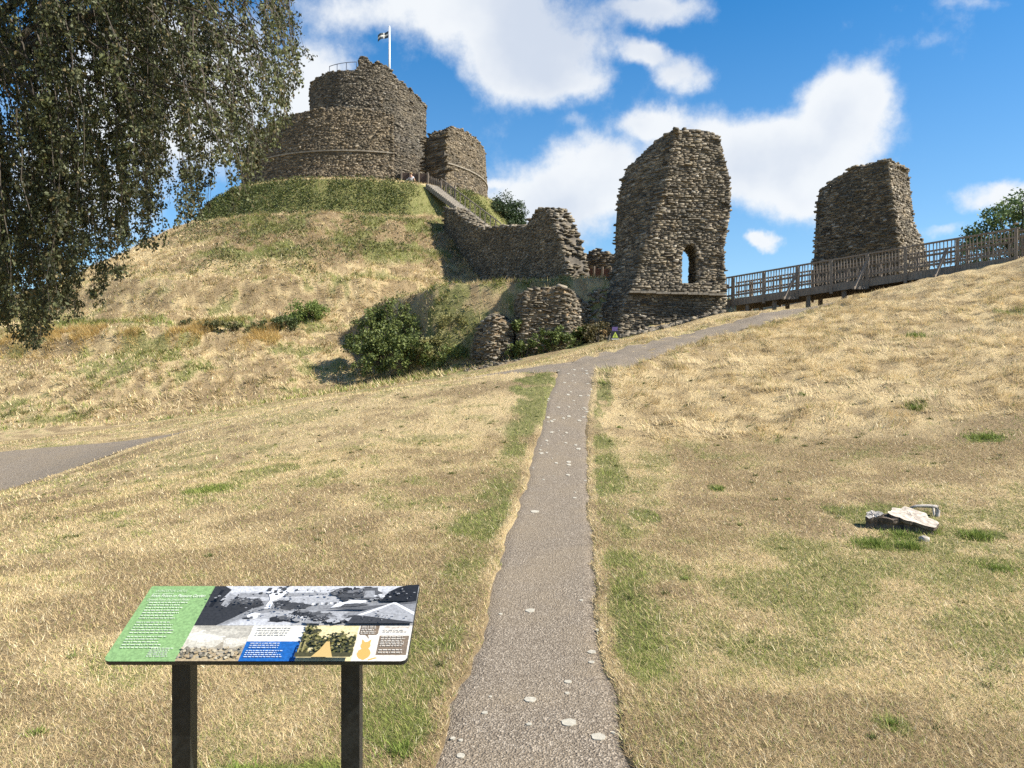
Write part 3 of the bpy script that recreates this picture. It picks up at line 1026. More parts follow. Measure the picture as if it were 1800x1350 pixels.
def masonry(name, label, cat, levels, topf, topb, hgt=(.07, .15), length=(.18, .55), n_single=0, openf=None, group=None, cutter=None, prot=(.0, .09),
            proud=.24, jitter=.07, ragged=.25, seed=1, holes=None, core_mat=None, back_len=1.6, mat=None):
    """a rubble wall: levels = [(z, front points, back points)], front seen from outside running left to right; topf/topb = heights of the wall head at those points"""
    random.seed(seed)
    nf_ = len(levels[0][1])
    zs = [l[0] for l in levels]
    per = np.array([np.r_[np.array(l[1], float), np.array(l[2], float)[::-1]] for l in levels])      # level, 2n, 2
    tops = np.r_[np.array(topf, float), np.array(topb, float)[::-1]]
    npnt = per.shape[1]
    cen = per[0].mean(0)
    loc = (float(cen[0]), float(cen[1]), float(zs[0]))
    root = empty(name, loc, label, cat, group)

    def ring(z):
        i = int(np.clip(np.searchsorted(zs, z) - 1, 0, len(zs) - 2))
        f = np.clip((z - zs[i]) / (zs[i + 1] - zs[i]), 0, 1)
        return per[i] * (1 - f) + per[i + 1] * f

    # --- core
    zmax = tops.max()
    zz = list(np.arange(zs[0], zmax, .5)) + [zmax]
    sub = 2
    cv, cf = [], []
    m_ = npnt * sub
    tq = np.array([tops[(i // sub)] * (1 - (i % sub) / sub) + tops[(i // sub + 1) % npnt] * ((i % sub) / sub) for i in range(m_)]) - .06
    for z in zz:
        for i in range(m_):
            ze = min(z, tq[i])
            rg = ring(ze)
            a, b_ = rg[i // sub], rg[(i // sub + 1) % npnt]
            f = (i % sub) / sub
            p_ = a * (1 - f) + b_ * f
            cv.append((p_[0] - loc[0], p_[1] - loc[1], ze - loc[2]))
    for k in range(len(zz) - 1):
        for i in range(m_):
            j = (i + 1) % m_
            cf.append((k * m_ + i, k * m_ + j, (k + 1) * m_ + j, (k + 1) * m_ + i))
    bm = bmesh.new()
    bv = [bm.verts.new(p_) for p_ in cv]
    for f in cf:
        try:
            bm.faces.new([bv[i] for i in f])
        except ValueError:
            pass
    # head and foot as strips between front and back
    for lev in (0, len(zz) - 1):
        o_ = lev * m_
        fr = [o_ + i for i in range((nf_ - 1) * sub + 1)]
        bk = [o_ + (npnt * sub - sub - i) for i in range((nf_ - 1) * sub + 1)]
        for i in range(len(fr) - 1):
            q = (fr[i], fr[i + 1], bk[i + 1], bk[i])
            if lev == 0:
                q = q[::-1]
            try:
                bm.faces.new([bv[i_] for i_ in q])
            except ValueError:
                pass
    bmesh.ops.remove_doubles(bm, verts=bm.verts, dist=.004)
    bmesh.ops.recalc_face_normals(bm, faces=bm.faces)
    me = bpy.data.meshes.new('wall_core')
    bm.to_mesh(me)
    bm.free()
    me.materials.append(core_mat or m_core)
    core = obj('wall_core', me, root)
    if cutter is not None:
        cut = cutter(loc)
        co = obj('cutter', cut)
        co.location = loc
        md = core.modifiers.new('cut', 'BOOLEAN')
        md.operation = 'DIFFERENCE'
        md.solver = 'EXACT'
        md.object = co
        bpy.context.view_layer.update()
        ev = core.evaluated_get(bpy.context.evaluated_depsgraph_get())
        newme = bpy.data.meshes.new_from_object(ev)
        core.modifiers.clear()
        core.data = newme
        newme.name = 'wall_core'
        bpy.data.objects.remove(co)
    # --- courses
    st = Stones()
    z = zs[0] + .02
    while z < zmax + ragged:
        h = random.uniform(*hgt)
        rg = ring(z)
        seg = np.roll(rg, -1, 0) - rg
        sl = np.hypot(seg[:, 0], seg[:, 1])
        cum = np.r_[0, np.cumsum(sl)]
        Lt = cum[-1]
        d = random.uniform(0, .3)
        fl = cum[nf_ - 1]
        while d < Lt:
            wd = random.uniform(*length) * (1.5 if random.random() < .08 else 1.0)
            onback = d > fl + .5
            if onback:
                wd *= back_len
            c_ = d + wd / 2
            d += wd
            if c_ >= Lt:
                break
            i = min(int(np.searchsorted(cum, c_) - 1), npnt - 1)
            f = (c_ - cum[i]) / max(sl[i], 1e-6)
            p_ = rg[i] + seg[i] * f
            tx = np.r_[unitv(seg[i]), 0]
            ny = np.array([tx[1], -tx[0], 0])
            tp = tops[i] * (1 - f) + tops[(i + 1) % npnt] * f
            ztop = tp + random.uniform(-ragged, ragged * .4)
            hh = h * random.uniform(.6, 1.2)
            zc = z + h / 2 + random.uniform(-.02, .02)
            if zc > ztop:
                continue
            if openf is not None and openf(p_[0], p_[1], zc, wd):
                continue
            if holes is not None and holes(p_[0], p_[1], zc):
                continue
            dep = random.uniform(.2, .34)
            pr = random.uniform(*prot) + (proud * random.random() if random.random() < .05 else 0)
            c3 = np.array([p_[0], p_[1], zc]) + ny * (pr - dep / 2 + .03)
            a, b_, u_ = jit_axes(tx, ny, (0, 0, 1), jitter)
            st.add(c3, a, b_, u_, (wd * random.uniform(.9, 1.06), dep, hh))
        z += h * .93
    # --- wall head: loose flat stones
    rgt = ring(zmax)
    for i in range(nf_ - 1):
        a0, a1, b0, b1 = rgt[i], rgt[i + 1], rgt[npnt - 1 - i], rgt[npnt - 2 - i]
        area = np.linalg.norm(a1 - a0) * np.linalg.norm(b0 - a0)
        for _ in range(int(area / .06)):
            f, g_ = random.random(), random.random()
            tz = (tops[i] * (1 - f) + tops[i + 1] * f) * (1 - g_) + (tops[npnt - 1 - i] * (1 - f) + tops[npnt - 2 - i] * f) * g_
            rr = ring(tz)
            a0, a1, b0, b1 = rr[i], rr[i + 1], rr[npnt - 1 - i], rr[npnt - 2 - i]
            p_ = (a0 * (1 - f) + a1 * f) * (1 - g_) + (b0 * (1 - f) + b1 * f) * g_
            if openf is not None and openf(p_[0], p_[1], tz, .2):
                continue
            an = random.uniform(0, PI)
            a, b_, u_ = jit_axes((math.cos(an), math.sin(an), 0), (-math.sin(an), math.cos(an), 0), (0, 0, 1), .16)
            st.add(np.array([p_[0], p_[1], tz + random.uniform(-.1, .06)]), a, b_, u_, (random.uniform(.2, .5), random.uniform(.15, .32), random.uniform(.06, .16)))
    return root, loc, st


# ---- gatehouse ruin
def gX(px, Y):
    return (px - 900) / F * Y


YF = 36.0
lv = []
for py, fl, f1, fr in [(615, 1030, 1072, 1273), (545, 1046, 1096, 1272), (515, 1056, 1110, 1272), (480, 1072, 1120, 1273), (430, 1082, 1134, 1271), (385, 1082, 1150, 1280), (340, 1085, 1166, 1283), (300, 1092, 1176, 1279),
                       (268, 1102, 1181, 1270), (250, 1116, 1184, 1266), (228, 1138, 1188, 1262)]:
    z = 1.6 + (675 - py) / F * YF
    ext = .22 if py > 514 else 0.0
    lv.append((z, [(gX(fl, 38.6), 38.6), (gX((fl * 1.0 + f1) / 2 - 6, 37.3), 37.3 - ext * .5), (gX(f1, 36.15), 36.15 - ext), (gX((f1 + fr) / 2, 36.28), 36.28 - ext), (gX(fr, 36.42), 36.42 - ext)],
               [(gX(fl, 38.6) + 1.3, 39.5), (gX((fl + f1) / 2 - 6, 37.3) + 1.35, 38.6), (gX(f1, 36.15) + .7, 37.95), (gX((f1 + fr) / 2, 36.28), 37.95), (gX(fr, 36.42), 38.0)]))
OPX0, OPX1 = gX(1197.5, 36.35), gX(1226, 36.35)
OPZ0, OPZ1 = 1.6 + (675 - 499) / F * 36.35, 1.6 + (675 - 429) / F * 36.35


def in_arch(x, y, z, wd, mg=0.0):
    if y > 39.2 or not (35.4 < y):
        return False
    hw = (OPX1 - OPX0) / 2 + mg
    xc = (OPX0 + OPX1) / 2
    if z < OPZ0 - mg * .5 or z > OPZ1 + mg:
        return False
    spring = OPZ1 - .75
    lim = hw if z < spring else hw * math.sqrt(max(0, 1 - ((z - spring) / (.75 + mg)) ** 2))
    return abs(x - xc) < lim + wd * .42


def gate_cut(loc):
    xc, hw = (OPX0 + OPX1) / 2 - loc[0], (OPX1 - OPX0) / 2 + .05
    prof = [(xc - hw, OPZ0 - loc[2]), (xc + hw, OPZ0 - loc[2])]
    spring = OPZ1 - .75
    for i in range(9):
        a = PI * i / 8
        prof.append((xc + hw * math.cos(a), spring + .75 * math.sin(a) - loc[2]))
    k = len(prof)
    vv = [(x, 34.5 - loc[1], z) for x, z in prof] + [(x, 39.5 - loc[1], z) for x, z in prof]
    ff = [tuple(range(k)), tuple(range(2 * k - 1, k - 1, -1))] + [((i + 1) % k, i, k + i, k + (i + 1) % k) for i in range(k)]
    return mesh_np('cutter', vv, faces=ff)


root, loc, st = masonry('gatehouse_ruin', 'tallest rubble stone gatehouse ruin with an arched opening beside the timber bridge', 'ruin', lv, [12.5, 13.4, 13.55, 13.6, 13.45], [12.4, 13.3, 13.5, 13.5, 13.3],
                        openf=in_arch, cutter=gate_cut, seed=3, prot=(-.025, .03), proud=.06, hgt=(.05, .12), length=(.10, .34), jitter=.035, ragged=.17)
# jamb and arch stones lining the opening
xc, hw = (OPX0 + OPX1) / 2, (OPX1 - OPX0) / 2
for sgn in (-1, 1):
    z = OPZ0
    while z < OPZ1 - .7:
        h = random.uniform(.08, .15)
        y = 36.35
        while y < 37.95:
            l = random.uniform(.2, .45)
            st.add(np.array([xc + sgn * (hw + .06 + random.uniform(-.03, .03)), y + l / 2, z + h / 2]), np.array([0, 1., 0]), np.array([-sgn * 1., 0, 0]), np.array([0, 0, 1.]), (l, .2, h))
            y += l
        z += h
for k in range(12):
    a = PI * (k + .5) / 12
    for y in (36.35, 36.7, 37.05, 37.4, 37.7):
        c_ = np.array([xc + (hw + .06) * math.cos(a), y + .1, OPZ1 - .75 + .82 * math.sin(a)])
        rdir = np.array([math.cos(a), 0, math.sin(a)])
        st.add(c_, np.array([0, 1., 0]), -rdir, np.array([-math.sin(a), 0, math.cos(a)]), (.33, .2, .14))
emit_stones(root, st, 300, loc)
# projecting ledge at the foot of the tower: single slabs
pa, pb = np.array([gX(1104, 35.9), 35.88]), np.array([gX(1272, 36.15), 36.15])
Ll = float(np.hypot(*(pb - pa)))
rz = math.atan2(pb[1] - pa[1], pb[0] - pa[0])
d = 0.0
while d < Ll - .2:
    l = min(random.uniform(.45, .85), Ll - d)
    p_ = pa + (pb - pa) * ((d + l / 2) / Ll)
    zl = 1.6 + (675 - (514 + 5 * d / Ll)) / F * p_[1]
    o = MB().box((0, 0, 0), (l - .02, .5, random.uniform(.08, .11))).build('ledge_slab', m_dressed, root)
    o.location = (p_[0] - loc[0], p_[1] - .02 - loc[1] - random.uniform(0, .05), zl - loc[2] + random.uniform(-.012, .012))
    o.rotation_euler = (0, 0, rz)
    d += l

# ---- right-hand tower ruin
lv = []
for z, fl, f1, fr in [(5.6, 1428, 1588, 1640), (8.0, 1429, 1582, 1632), (9.6, 1432, 1576, 1620), (10.4, 1433, 1573, 1606), (11.6, 1435, 1568, 1601), (12.6, 1438, 1564, 1598), (13.8, 1446, 1560, 1594)]:
    A_, B_, C_ = (gX(fl, 45.2), 45.2), (gX(f1, 41.2), 41.2), (gX(fr, 42.8), 42.8)
    lp = lambda f: (A_[0] * (1 - f) + B_[0] * f, A_[1] * (1 - f) + B_[1] * f)
    lv.append((z, [A_, lp(.2), lp(.5), B_, C_],
               [(A_[0] + 1.4, A_[1] + .9), (lp(.2)[0] + 1.6, lp(.2)[1] + 1.2), (lp(.5)[0] + 2.0, lp(.5)[1] + 1.6), (C_[0] - .4, C_[1] + .9), (C_[0] - .1, C_[1] + .5)]))
root, loc, st = masonry('tower_ruin', 'dark squarish stone tower stump standing behind the long timber fence', 'ruin', lv, [12.95, 13.55, 13.75, 13.68, 13.45], [12.9, 13.5, 13.6, 13.55, 13.4], seed=4, prot=(-.025, .04), jitter=.06, proud=.08, hgt=(.06, .13), length=(.11, .32), ragged=.16)
emit_stones(root, st, 220, loc)

# ---- curtain wall climbing the motte
CW0, CWD = np.array([3.07, 41.5]), np.array([-.394, .919])
CWN = np.array([.919, .394])
ct = [21.5, 19.5, 16.3, 12.8, 10.7, 7.8, 5.6, 5.2, 3.6, 2.7, 1.2, 0.0]
ctop = [15.7, 15.05, 13.6, 12.35, 12.1, 11.6, 11.15, 11.45, 11.85, 11.7, 9.9, 7.6]
fr_, bk_ = [], []
for tq_ in ct:
    p_ = CW0 + CWD * tq_
    fr_.append(tuple(p_))
    bk_.append(tuple(p_ + CWN * 1.3))
lv = [(5.5, fr_, bk_), (16.0, fr_, bk_)]
root, loc, st = masonry('curtain_wall', 'long dark curtain wall climbing from the gate gap up the mound beside the stairs', 'wall', lv, ctop, [a - .05 for a in ctop], seed=5, prot=(-.025, .03), proud=.08, length=(.11, .32), hgt=(.05, .11), jitter=.05, ragged=.16)
emit_stones(root, st, 200, loc)

# ---- small ruin behind
lv = [(7.0, [(gX(1023, 49), 49), (gX(1050, 48.5), 48.5), (gX(1105, 48), 48)], [(gX(1023, 49) + .2, 50), (gX(1050, 48.5) + .2, 50), (gX(1105, 48) + .2, 49.3)])]
lv.append((11, lv[0][1], lv[0][2]))
root, loc, st = masonry('wall_stub', 'low broken wall stub seen between the curtain wall and the gatehouse', 'ruin', lv, [9.7, 10.15, 9.3], [9.7, 10.1, 9.3], seed=6)
emit_stones(root, st, 0, loc)


# ---- ring wall (shell keep)
def arc(R0, a0, a1, n):
    return [(MX + R0 * math.sin(R(a0 + (a1 - a0) * i / (n - 1))), MY - R0 * math.cos(R(a0 + (a1 - a0) * i / (n - 1)))) for i in range(n)]


def ring_wall(name, label, a0, a1, n, tops_, seed, holes=None):
    lv = [(18.2, arc(12.75, a0, a1, n), arc(9.4, a0, a1, n)), (20.5, arc(12.45, a0, a1, n), arc(9.4, a0, a1, n)), (27.5, arc(12.1, a0, a1, n), arc(9.6, a0, a1, n))]
    root, loc, st = masonry(name, label, 'castle wall', lv, tops_, [a - .1 for a in tops_], hgt=(.08, .15), length=(.14, .40), seed=seed, prot=(-.025, .02), jitter=.03, ragged=.14, back_len=4, proud=.1, holes=holes)
    emit_stones(root, st, 0, loc, mat=m_stone_r)
    # string course
    mb = MB()
    pts = arc(12.33, a0 + .6, a1 - .6, n * 2)
    for i in range(len(pts) - 1):
        mb.bar((pts[i][0] - loc[0], pts[i][1] - loc[1], 22.15 - loc[2]), (pts[i + 1][0] - loc[0], pts[i + 1][1] - loc[1], 22.15 - loc[2]), .34, .12)
    mb.build('string_course', m_dressed, root)
    return root


aa = np.linspace(-178, 21, 40)
ring_wall('ring_wall', 'lower round castle wall with a string course on the left of the breach', -178, 21, 40,
          [float(np.interp(a, [-178, -95, -65, -38, -20, -5, 12, 21], [23.4, 23.4, 24.0, 25.2, 25.8, 26.05, 25.9, 25.6])) for a in aa], 8)
aa = np.linspace(45, 170, 22)
ring_wall('ring_wall', 'dome topped piece of round castle wall on the right of the breach', 45, 170, 22,
          [float(np.interp(a, [45, 48, 54, 80, 110, 170], [24.9, 25.7, 25.95, 25.75, 25.0, 23.4])) for a in aa], 9)
# ---- high round tower inside
nT = 61
RT = 5.92
aF = np.linspace(-90, 90, nT)
frontT = lambda r_: [(MX + .05 + r_ * math.sin(R(a)), MY - r_ * math.cos(R(a))) for a in aF]
backT = lambda r_: [(MX + .05 + r_ * math.sin(R(a)), MY + r_ * math.cos(R(a)) + .02) for a in aF]


def top_t(a):
    z = float(np.interp(a, [-90, -80, -62, -30, -3, 0, 3, 9, 11.5, 14, 16, 25, 33, 36, 50, 62, 75, 90], [30.5, 31.3, 31.9, 32.05, 31.9, 32.0, 33.2, 33.25, 33.1, 31.9, 32.9, 32.7, 32.2, 31.7, 31.2, 30.7, 30.4, 30.3]))
    return z


def joist(x, y, z):
    a = math.degrees(math.atan2(x - MX, -(y - MY)))
    if 27 < a < 70 and 25.55 < z < 26.15:
        return (a % 6.5) < 3.2
    if 30 < a < 62 and 18 < z < 21.6 and y < MY:
        return z < 21.7 - abs(a - 46) * .06
    return False


root, loc, st = masonry('round_tower', 'high round stone tower on the mound with the flagpole on top', 'tower', [(18.6, frontT(RT + .15), backT(RT + .15)), (34, frontT(RT - .1), backT(RT - .1))],
                        [top_t(a) for a in aF], [31.2 - .4 * (a > 0) for a in aF], hgt=(.09, .16), length=(.15, .42), seed=10, prot=(-.025, .02), jitter=.03, ragged=.18, back_len=4, proud=.1, holes=joist)
emit_stones(root, st, 0, loc, mat=m_stone_t)


# ---- overgrown bastion lumps beside the lane
def lump(name, label, cx, cy, z0, rows, seed, n_single, top, rot=0.0):
    lv = []
    for z, hx, hy, ox in rows:
        fr2, bk2 = [], []
        for a in np.linspace(-88, 88, 9):
            q = 1 + .1 * math.sin(a * .09 + seed)
            fr2.append((cx + ox + hx * q * math.sin(R(a)), cy - hy * q * math.cos(R(a)) ** .7))
            bk2.append((cx + ox + hx * q * math.sin(R(a)), cy + .8 + .6 * math.cos(R(a))))
        lv.append((z, fr2, bk2))
    tp = [top - .8 * (abs(a) / 88) ** 2.2 for a in np.linspace(-88, 88, 9)]
    root, loc, st = masonry(name, label, 'ruin', lv, tp, [a + .1 for a in tp], seed=seed, hgt=(.05, .12), length=(.10, .32), prot=(-.08, .08), proud=.1, jitter=.16, ragged=.3, core_mat=m_earth)
    emit_stones(root, st, n_single, loc)
    return root


lump('bastion_ruin', 'rounded rubble bastion with ivy on its foot beside the lane', gX(967, 37.2), 37.6, 2.2, [(2.0, 1.95, 1.9, 0), (4, 1.85, 1.75, 0), (5.4, 1.68, 1.55, -.02), (6.6, 1.4, 1.3, -.05)], 12, 160, 6.15)
lump('rubble_lump', 'small crumbling lump of rubble wall left of the rounded bastion', gX(868, 36.3), 37.0, 2.6, [(2.2, .95, 1.2, 0), (4, .85, 1.0, .03), (5.2, .5, .7, .1)], 15, 90, 4.85)

# loose rubble in the bank under the gatehouse and by the lumps
st = Stones()
random.seed(20)


def bank_rubble(n, px0, px1, y0, y1, smin, smax_):
    for _ in range(n):
        y = random.uniform(y0, y1)
        x = gX(random.uniform(px0, px1), y)
        z = gz(x, y)
        an = random.uniform(0, PI)
        a, b_, u_ = jit_axes((math.cos(an), math.sin(an), 0), (-math.sin(an), math.cos(an), 0), (0, 0, 1), .35)
        s_ = random.uniform(smin, smax_)
        st.add(np.array([x, y, z + s_ * .04]), a, b_, u_, (s_, s_ * random.uniform(.5, .9), s_ * random.uniform(.25, .5)))


bank_rubble(420, 1070, 1272, 33.9, 35.9, .12, .38)
bank_rubble(150, 1036, 1078, 35.8, 38.2, .12, .34)
bank_rubble(90, 810, 915, 34.6, 36.2, .08, .22)
root = empty('rubble_bank', (7.5, 35, 4.5), 'scatter of loose fallen stones in the bank under the gatehouse', 'rubble')
o = emit_stones(root, st, 120, (7.5, 35, 4.5), 'fallen_stones')

# ------------------------------------------------------------------ stairs on the motte
loc = tuple(ST_A)
root = empty('stone_stairs', loc, 'pale stairs climbing the mound behind the curtain wall to the keep', 'stairs')
nst = 34
for i in range(nst):
    f = (i + .5) / nst
    p_ = ST_A + (ST_B - ST_A) * f
    M = Matrix.Rotation(math.atan2(ST_D[1], ST_D[0]), 3, 'Z')
    MB().box((p_[0] - loc[0], p_[1] - loc[1], p_[2] - loc[2] + .02), (ST_L / nst + .02, 1.35, .42), M).build('step', m_gravel, root)

# ------------------------------------------------------------------ timber: handrail along the stairs, palisade at the breach
root = empty('stair_handrail', loc, 'thin post and rail fence along the right side of the mound stairs', 'fence')
prev = None
for i in range(13):
    f = -.04 + 1.0 * i / 12
    p_ = ST_A + (ST_B - ST_A) * f
    x, y = p_[0] + ST_N[0] * .85, p_[1] + ST_N[1] * .85
    z = p_[2]
    MB().box((x - loc[0], y - loc[1], z + .45 - loc[2]), (.085, .085, 1.3)).build('post', m_wood, root)
    cur = (x - loc[0], y - loc[1], z + 1.05 - loc[2])
    if prev:
        MB().bar(prev, cur, .05, .08).build('rail', m_wood, root)
    prev = cur


def picket_fence(name, label, a, b, n, h, dark, post_every, root_z=None, gap=.82):
    a, b = Vector(a), Vector(b)
    root = empty(name, tuple(a), label, 'fence')
    d = b - a
    L = math.hypot(d.x, d.y)
    rot = math.atan2(d.y, d.x)
    bw = L / n * gap
    me = MB().box((0, 0, h / 2), (bw, .03, h))
    mesh = bpy.data.meshes.new('board')
    mesh.from_pydata(me.v, [], me.f)
    mesh.materials.append(dark)
    for i in range(n):
        q = d * ((i + .5) / n)
        o = obj('board', mesh, root, (q.x, q.y, q.z - .1))
        o.rotation_euler = (0, 0, rot)
        o.scale = (1, 1, random.uniform(.97, 1.03))
    k = post_every
    nn_ = Vector((math.sin(rot), -math.cos(rot), 0))
    for i in range(k + 1):
        q = d * (i / k) + nn_ * .07
        o = MB().box((0, 0, h / 2 + .04), (.12, .1, h + .18)).build('post', m_wood, root)
        o.location = (q.x, q.y, q.z - .1)
        o.rotation_euler = (0, 0, rot)
    for hh in (h * .25, h * .8):
        MB().bar(nn_ * -.04 + Vector((0, 0, hh)), d + nn_ * -.04 + Vector((0, 0, hh)), .04, .09).build('rail', m_wood, root)
    return root


YA = 68.6
picket_fence('palisade', 'dark board fence across the breach at the foot of the keep', (gX(706, 68.8), 68.8, 19.15), (gX(752, 68.6), 68.6, 18.95), 26, 1.5, m_wood_d, 3, gap=.9)
picket_fence('palisade', 'row of slim brown pickets beside the top of the mound stairs', (gX(753, 68.2), 68.2, 18.9), (gX(800, 67.3), 67.3, 17.6), 15, 1.35, m_wood, 2, gap=.5)
picket_fence('palisade', 'red brown board fence with pale posts in front of the wall stub', (gX(1030, 47.2), 47.2, gz(gX(1030, 47.2), 47.2)), (gX(1074, 46.6), 46.6, gz(gX(1074, 46.6), 46.6)), 10, 1.25, simple('red_board', (.10, .052, .038), .8, 12, .3), 3, gap=.96)

# ------------------------------------------------------------------ timber bridge with its railings
A0, B0 = Vector((gX(1274, 37.2), 37.2, 5.62)), Vector((gX(1790, 29.6), 29.6, 6.50))
bd = (B0 - A0)
bd.z = 0
bL = bd.length
bdn = bd.normalized()
bn = Vector((-bdn.y, bdn.x, 0))      # away from the camera
if bn.y < 0:
    bn = -bn
root = empty('timber_bridge', tuple(A0), 'long weathered timber walkway with slatted railings rising to the right', 'bridge')
brot = math.atan2(bdn.y, bdn.x)


def bpos(f, off, z=0):
    p_ = A0 + (B0 - A0) * f + bn * off
    return Vector((p_.x - A0.x, p_.y - A0.y, p_.z - A0.z + z))


F0, F1_ = -.02, 1.0
DW = 1.9
o = MB().bar(bpos(F0, -.06, -.16), bpos(F1_, -.06, -.16), .09, .30).build('side_beam', m_wood, root)
o = MB().bar(bpos(F0, DW + .06, -.16), bpos(F1_, DW + .06, -.16), .09, .30).build('side_beam', m_wood, root)
npl = 84
plm = MB().box((0, 0, 0), (.135, DW + .02, .045))
pme = bpy.data.meshes.new('deck_plank')
pme.from_pydata(plm.v, [], plm.f)
pme.materials.append(m_wood)
for i in range(npl):
    o = obj('deck_plank', pme, root, bpos(F0 + (F1_ - F0) * (i + .5) / npl, DW / 2, .015))
    o.rotation_euler = (0, 0, brot)
bal = MB().box((0, 0, .5), (.036, .03, .98))
bme = bpy.data.meshes.new('baluster')
bme.from_pydata(bal.v, [], bal.f)
bme.materials.append(m_wood)
pm = MB().box((0, 0, .33), (.12, .12, 1.46))
pme2 = bpy.data.meshes.new('post')
pme2.from_pydata(pm.v, [], pm.f)
pme2.materials.append(m_wood)
POSTS = [0.04, .165, .295, .42, .545, .67, .83, .995]
for off, sgn in ((-.02, -1), (DW + .02, 1)):
    n = 94 if sgn < 0 else 62
    for i in range(n):
        f = F0 + (F1_ - F0) * (i + .5) / n
        o = obj('baluster', bme, root, bpos(f, off, .08))
        o.rotation_euler = (random.gauss(0, .008), random.gauss(0, .012), brot)
    MB().bar(bpos(F0, off, 1.10), bpos(F1_ + .004, off, 1.10), .13, .06).build('top_rail', m_wood, root)
    MB().bar(bpos(F0, off + sgn * .04, .20), bpos(F1_, off + sgn * .04, .20), .045, .09).build('bottom_rail', m_wood, root)
    MB().bar(bpos(F0, off - sgn * .045, .62), bpos(F1_, off - sgn * .045, .62), .04, .09).build('middle_rail', m_wood, root)
    for f in POSTS:
        o = obj('post', pme2, root, bpos(f, off + sgn * .1, 0))
        o.rotation_euler = (0, 0, brot)
for f in (.02, .295, .545, .80):
    foot = bpos(f - .025, -.85, -.38)
    MB().bar(foot, bpos(f, -.2, .72), .095, .095).build('brace', m_wood, root)
    MB().bar(bpos(f - .028, -.95, -.40), bpos(f - .0, .0, -.36), .1, .12).build('bearer', m_wood, root)
for f in (.09, .2, .33, .46):
    for off in (.1, DW - .1):
        p_ = bpos(f, off, -.3)
        g_ = gz(p_.x + A0.x, p_.y + A0.y) - A0.z
        MB().bar((p_.x, p_.y, g_ - .2), (p_.x, p_.y, p_.z), .16, .16).build('pile', m_wood, root)
# return of the fence beyond the end post
c0, c1 = bpos(1.0, .0), bpos(1.09, .45)
for i in range(14):
    q = c0.lerp(c1, (i + .5) / 14)
    o = obj('baluster', bme, root, (q.x, q.y, q.z - .05))
    o.rotation_euler = (0, 0, brot + .4)
MB().bar((c0.x, c0.y, c0.z + 1.0), (c1.x, c1.y, c1.z + 1.0), .12, .06).build('top_rail', m_wood, root)
MB().box(tuple(bpos(.995, -.12, 1.28)), (.15, .15, .05)).build('post_cap', m_wood, root)

# ------------------------------------------------------------------ flagpole and roof railing
fx, fy = gX(684.5, 76.0), 76.0
root = empty('flagpole', (fx, fy, 32.0), 'white flagpole with a small flag on top of the round tower', 'flagpole')
MB().tube([(0, 0, -.5), (0, 0, 2.2), (0, 0, 4.9)], [.105, .10, .075], 8).build('pole', m_white, root, True)
MB().tube([(0, 0, 4.88), (0, 0, 4.96), (0, 0, 5.04)], [.05, .09, .03], 8).build('finial', m_white, root, True)
nu, nv_ = 14, 9
vv, cc = [], []
for i in range(nu):
    for j in range(nv_):
        a, b_ = i / (nu - 1), j / (nv_ - 1)
        vv.append((-.1 - 1.05 * a, .12 * math.sin(a * 7) * a, 4.55 - .62 * b_ - .42 * a - .05 * math.sin(a * 6 + b_)))
qs = [(i * nv_ + j, i * nv_ + j + 1, (i + 1) * nv_ + j + 1, (i + 1) * nv_ + j) for i in range(nu - 1) for j in range(nv_ - 1)]
m_flagd = simple('flag_dark', (.045, .06, .075), .8)
m_flagl = simple('flag_pale', (.62, .62, .58), .8)
me = mesh_np('flag', vv, quads=qs, mats=[m_flagd, m_flagl], smooth=True)
for k, pl in enumerate(me.polygons):
    i, j = k // (nv_ - 1), k % (nv_ - 1)
    pl.material_index = 1 if j in (3, 4) or i == 5 else 0
sol = obj('flag', me, root)
sm = sol.modifiers.new('thick', 'SOLIDIFY')
sm.thickness = .01
m_iron = simple('painted_iron', (.10, .11, .14), .5)
root = empty('roof_railing', (MX, MY, 32.0), 'thin iron railing on the left of the round tower top', 'railing')
ra = np.linspace(-38, -2, 7)
rp = [((5.0) * math.sin(R(a)), -5.0 * math.cos(R(a))) for a in ra]
MB().tube([(x, y, 1.05) for x, y in rp], .035, 5).build('rail', m_iron, root)
for i, (x, y) in enumerate(rp):
    if i % 2 == 0:
        MB().tube([(x, y, -.3), (x, y, 1.05)], .035, 5).build('post', m_iron, root)

# ------------------------------------------------------------------ foliage
def leaves(name, C, size, cols, parent, mat, up_bias=.3, hang=False, loc=(0, 0, 0), aspect=.55):
    """diamond leaves, folded along the rib"""
    n = len(C)
    d = rng.normal(size=(n, 3))
    if hang:
        d[:, 2] -= 1.3
    d /= np.linalg.norm(d, axis=1)[:, None]
    e = rng.normal(size=(n, 3))
    e[:, 2] += up_bias
    s_ = np.cross(d, e)
    s_ /= np.linalg.norm(s_, axis=1)[:, None] + 1e-9
    nn_ = np.cross(s_, d)
    L = size * rng.uniform(.65, 1.25, n)
    C = C - np.array(loc)
    a = C
    b_ = C + d * (L * .5)[:, None] + s_ * (L * aspect * .5)[:, None] + nn_ * (L * .08)[:, None]
    c_ = C + d * L[:, None]
    e_ = C + d * (L * .5)[:, None] - s_ * (L * aspect * .5)[:, None] + nn_ * (L * .08)[:, None]
    V = np.stack([a, b_, c_, e_], 1).reshape(-1, 3)
    i0 = np.arange(n) * 4
    T = np.stack([np.stack([i0, i0 + 1, i0 + 2], -1), np.stack([i0, i0 + 2, i0 + 3], -1)], 1).reshape(-1, 3)
    c4 = np.repeat(np.c_[cols, np.ones(n)], 4, 0)
    return tag(obj(name, mesh_np(name, V, tris=T, mats=[mat], attrs={'col': ('FLOAT_COLOR', c4)}), parent), kind='stuff')


def mixcol(n, a, b_, spread=1.0):
    f = np.clip(rng.normal(.5, .3 * spread, n), 0, 1)[:, None]
    return np.array(a) * (1 - f) + np.array(b_) * f


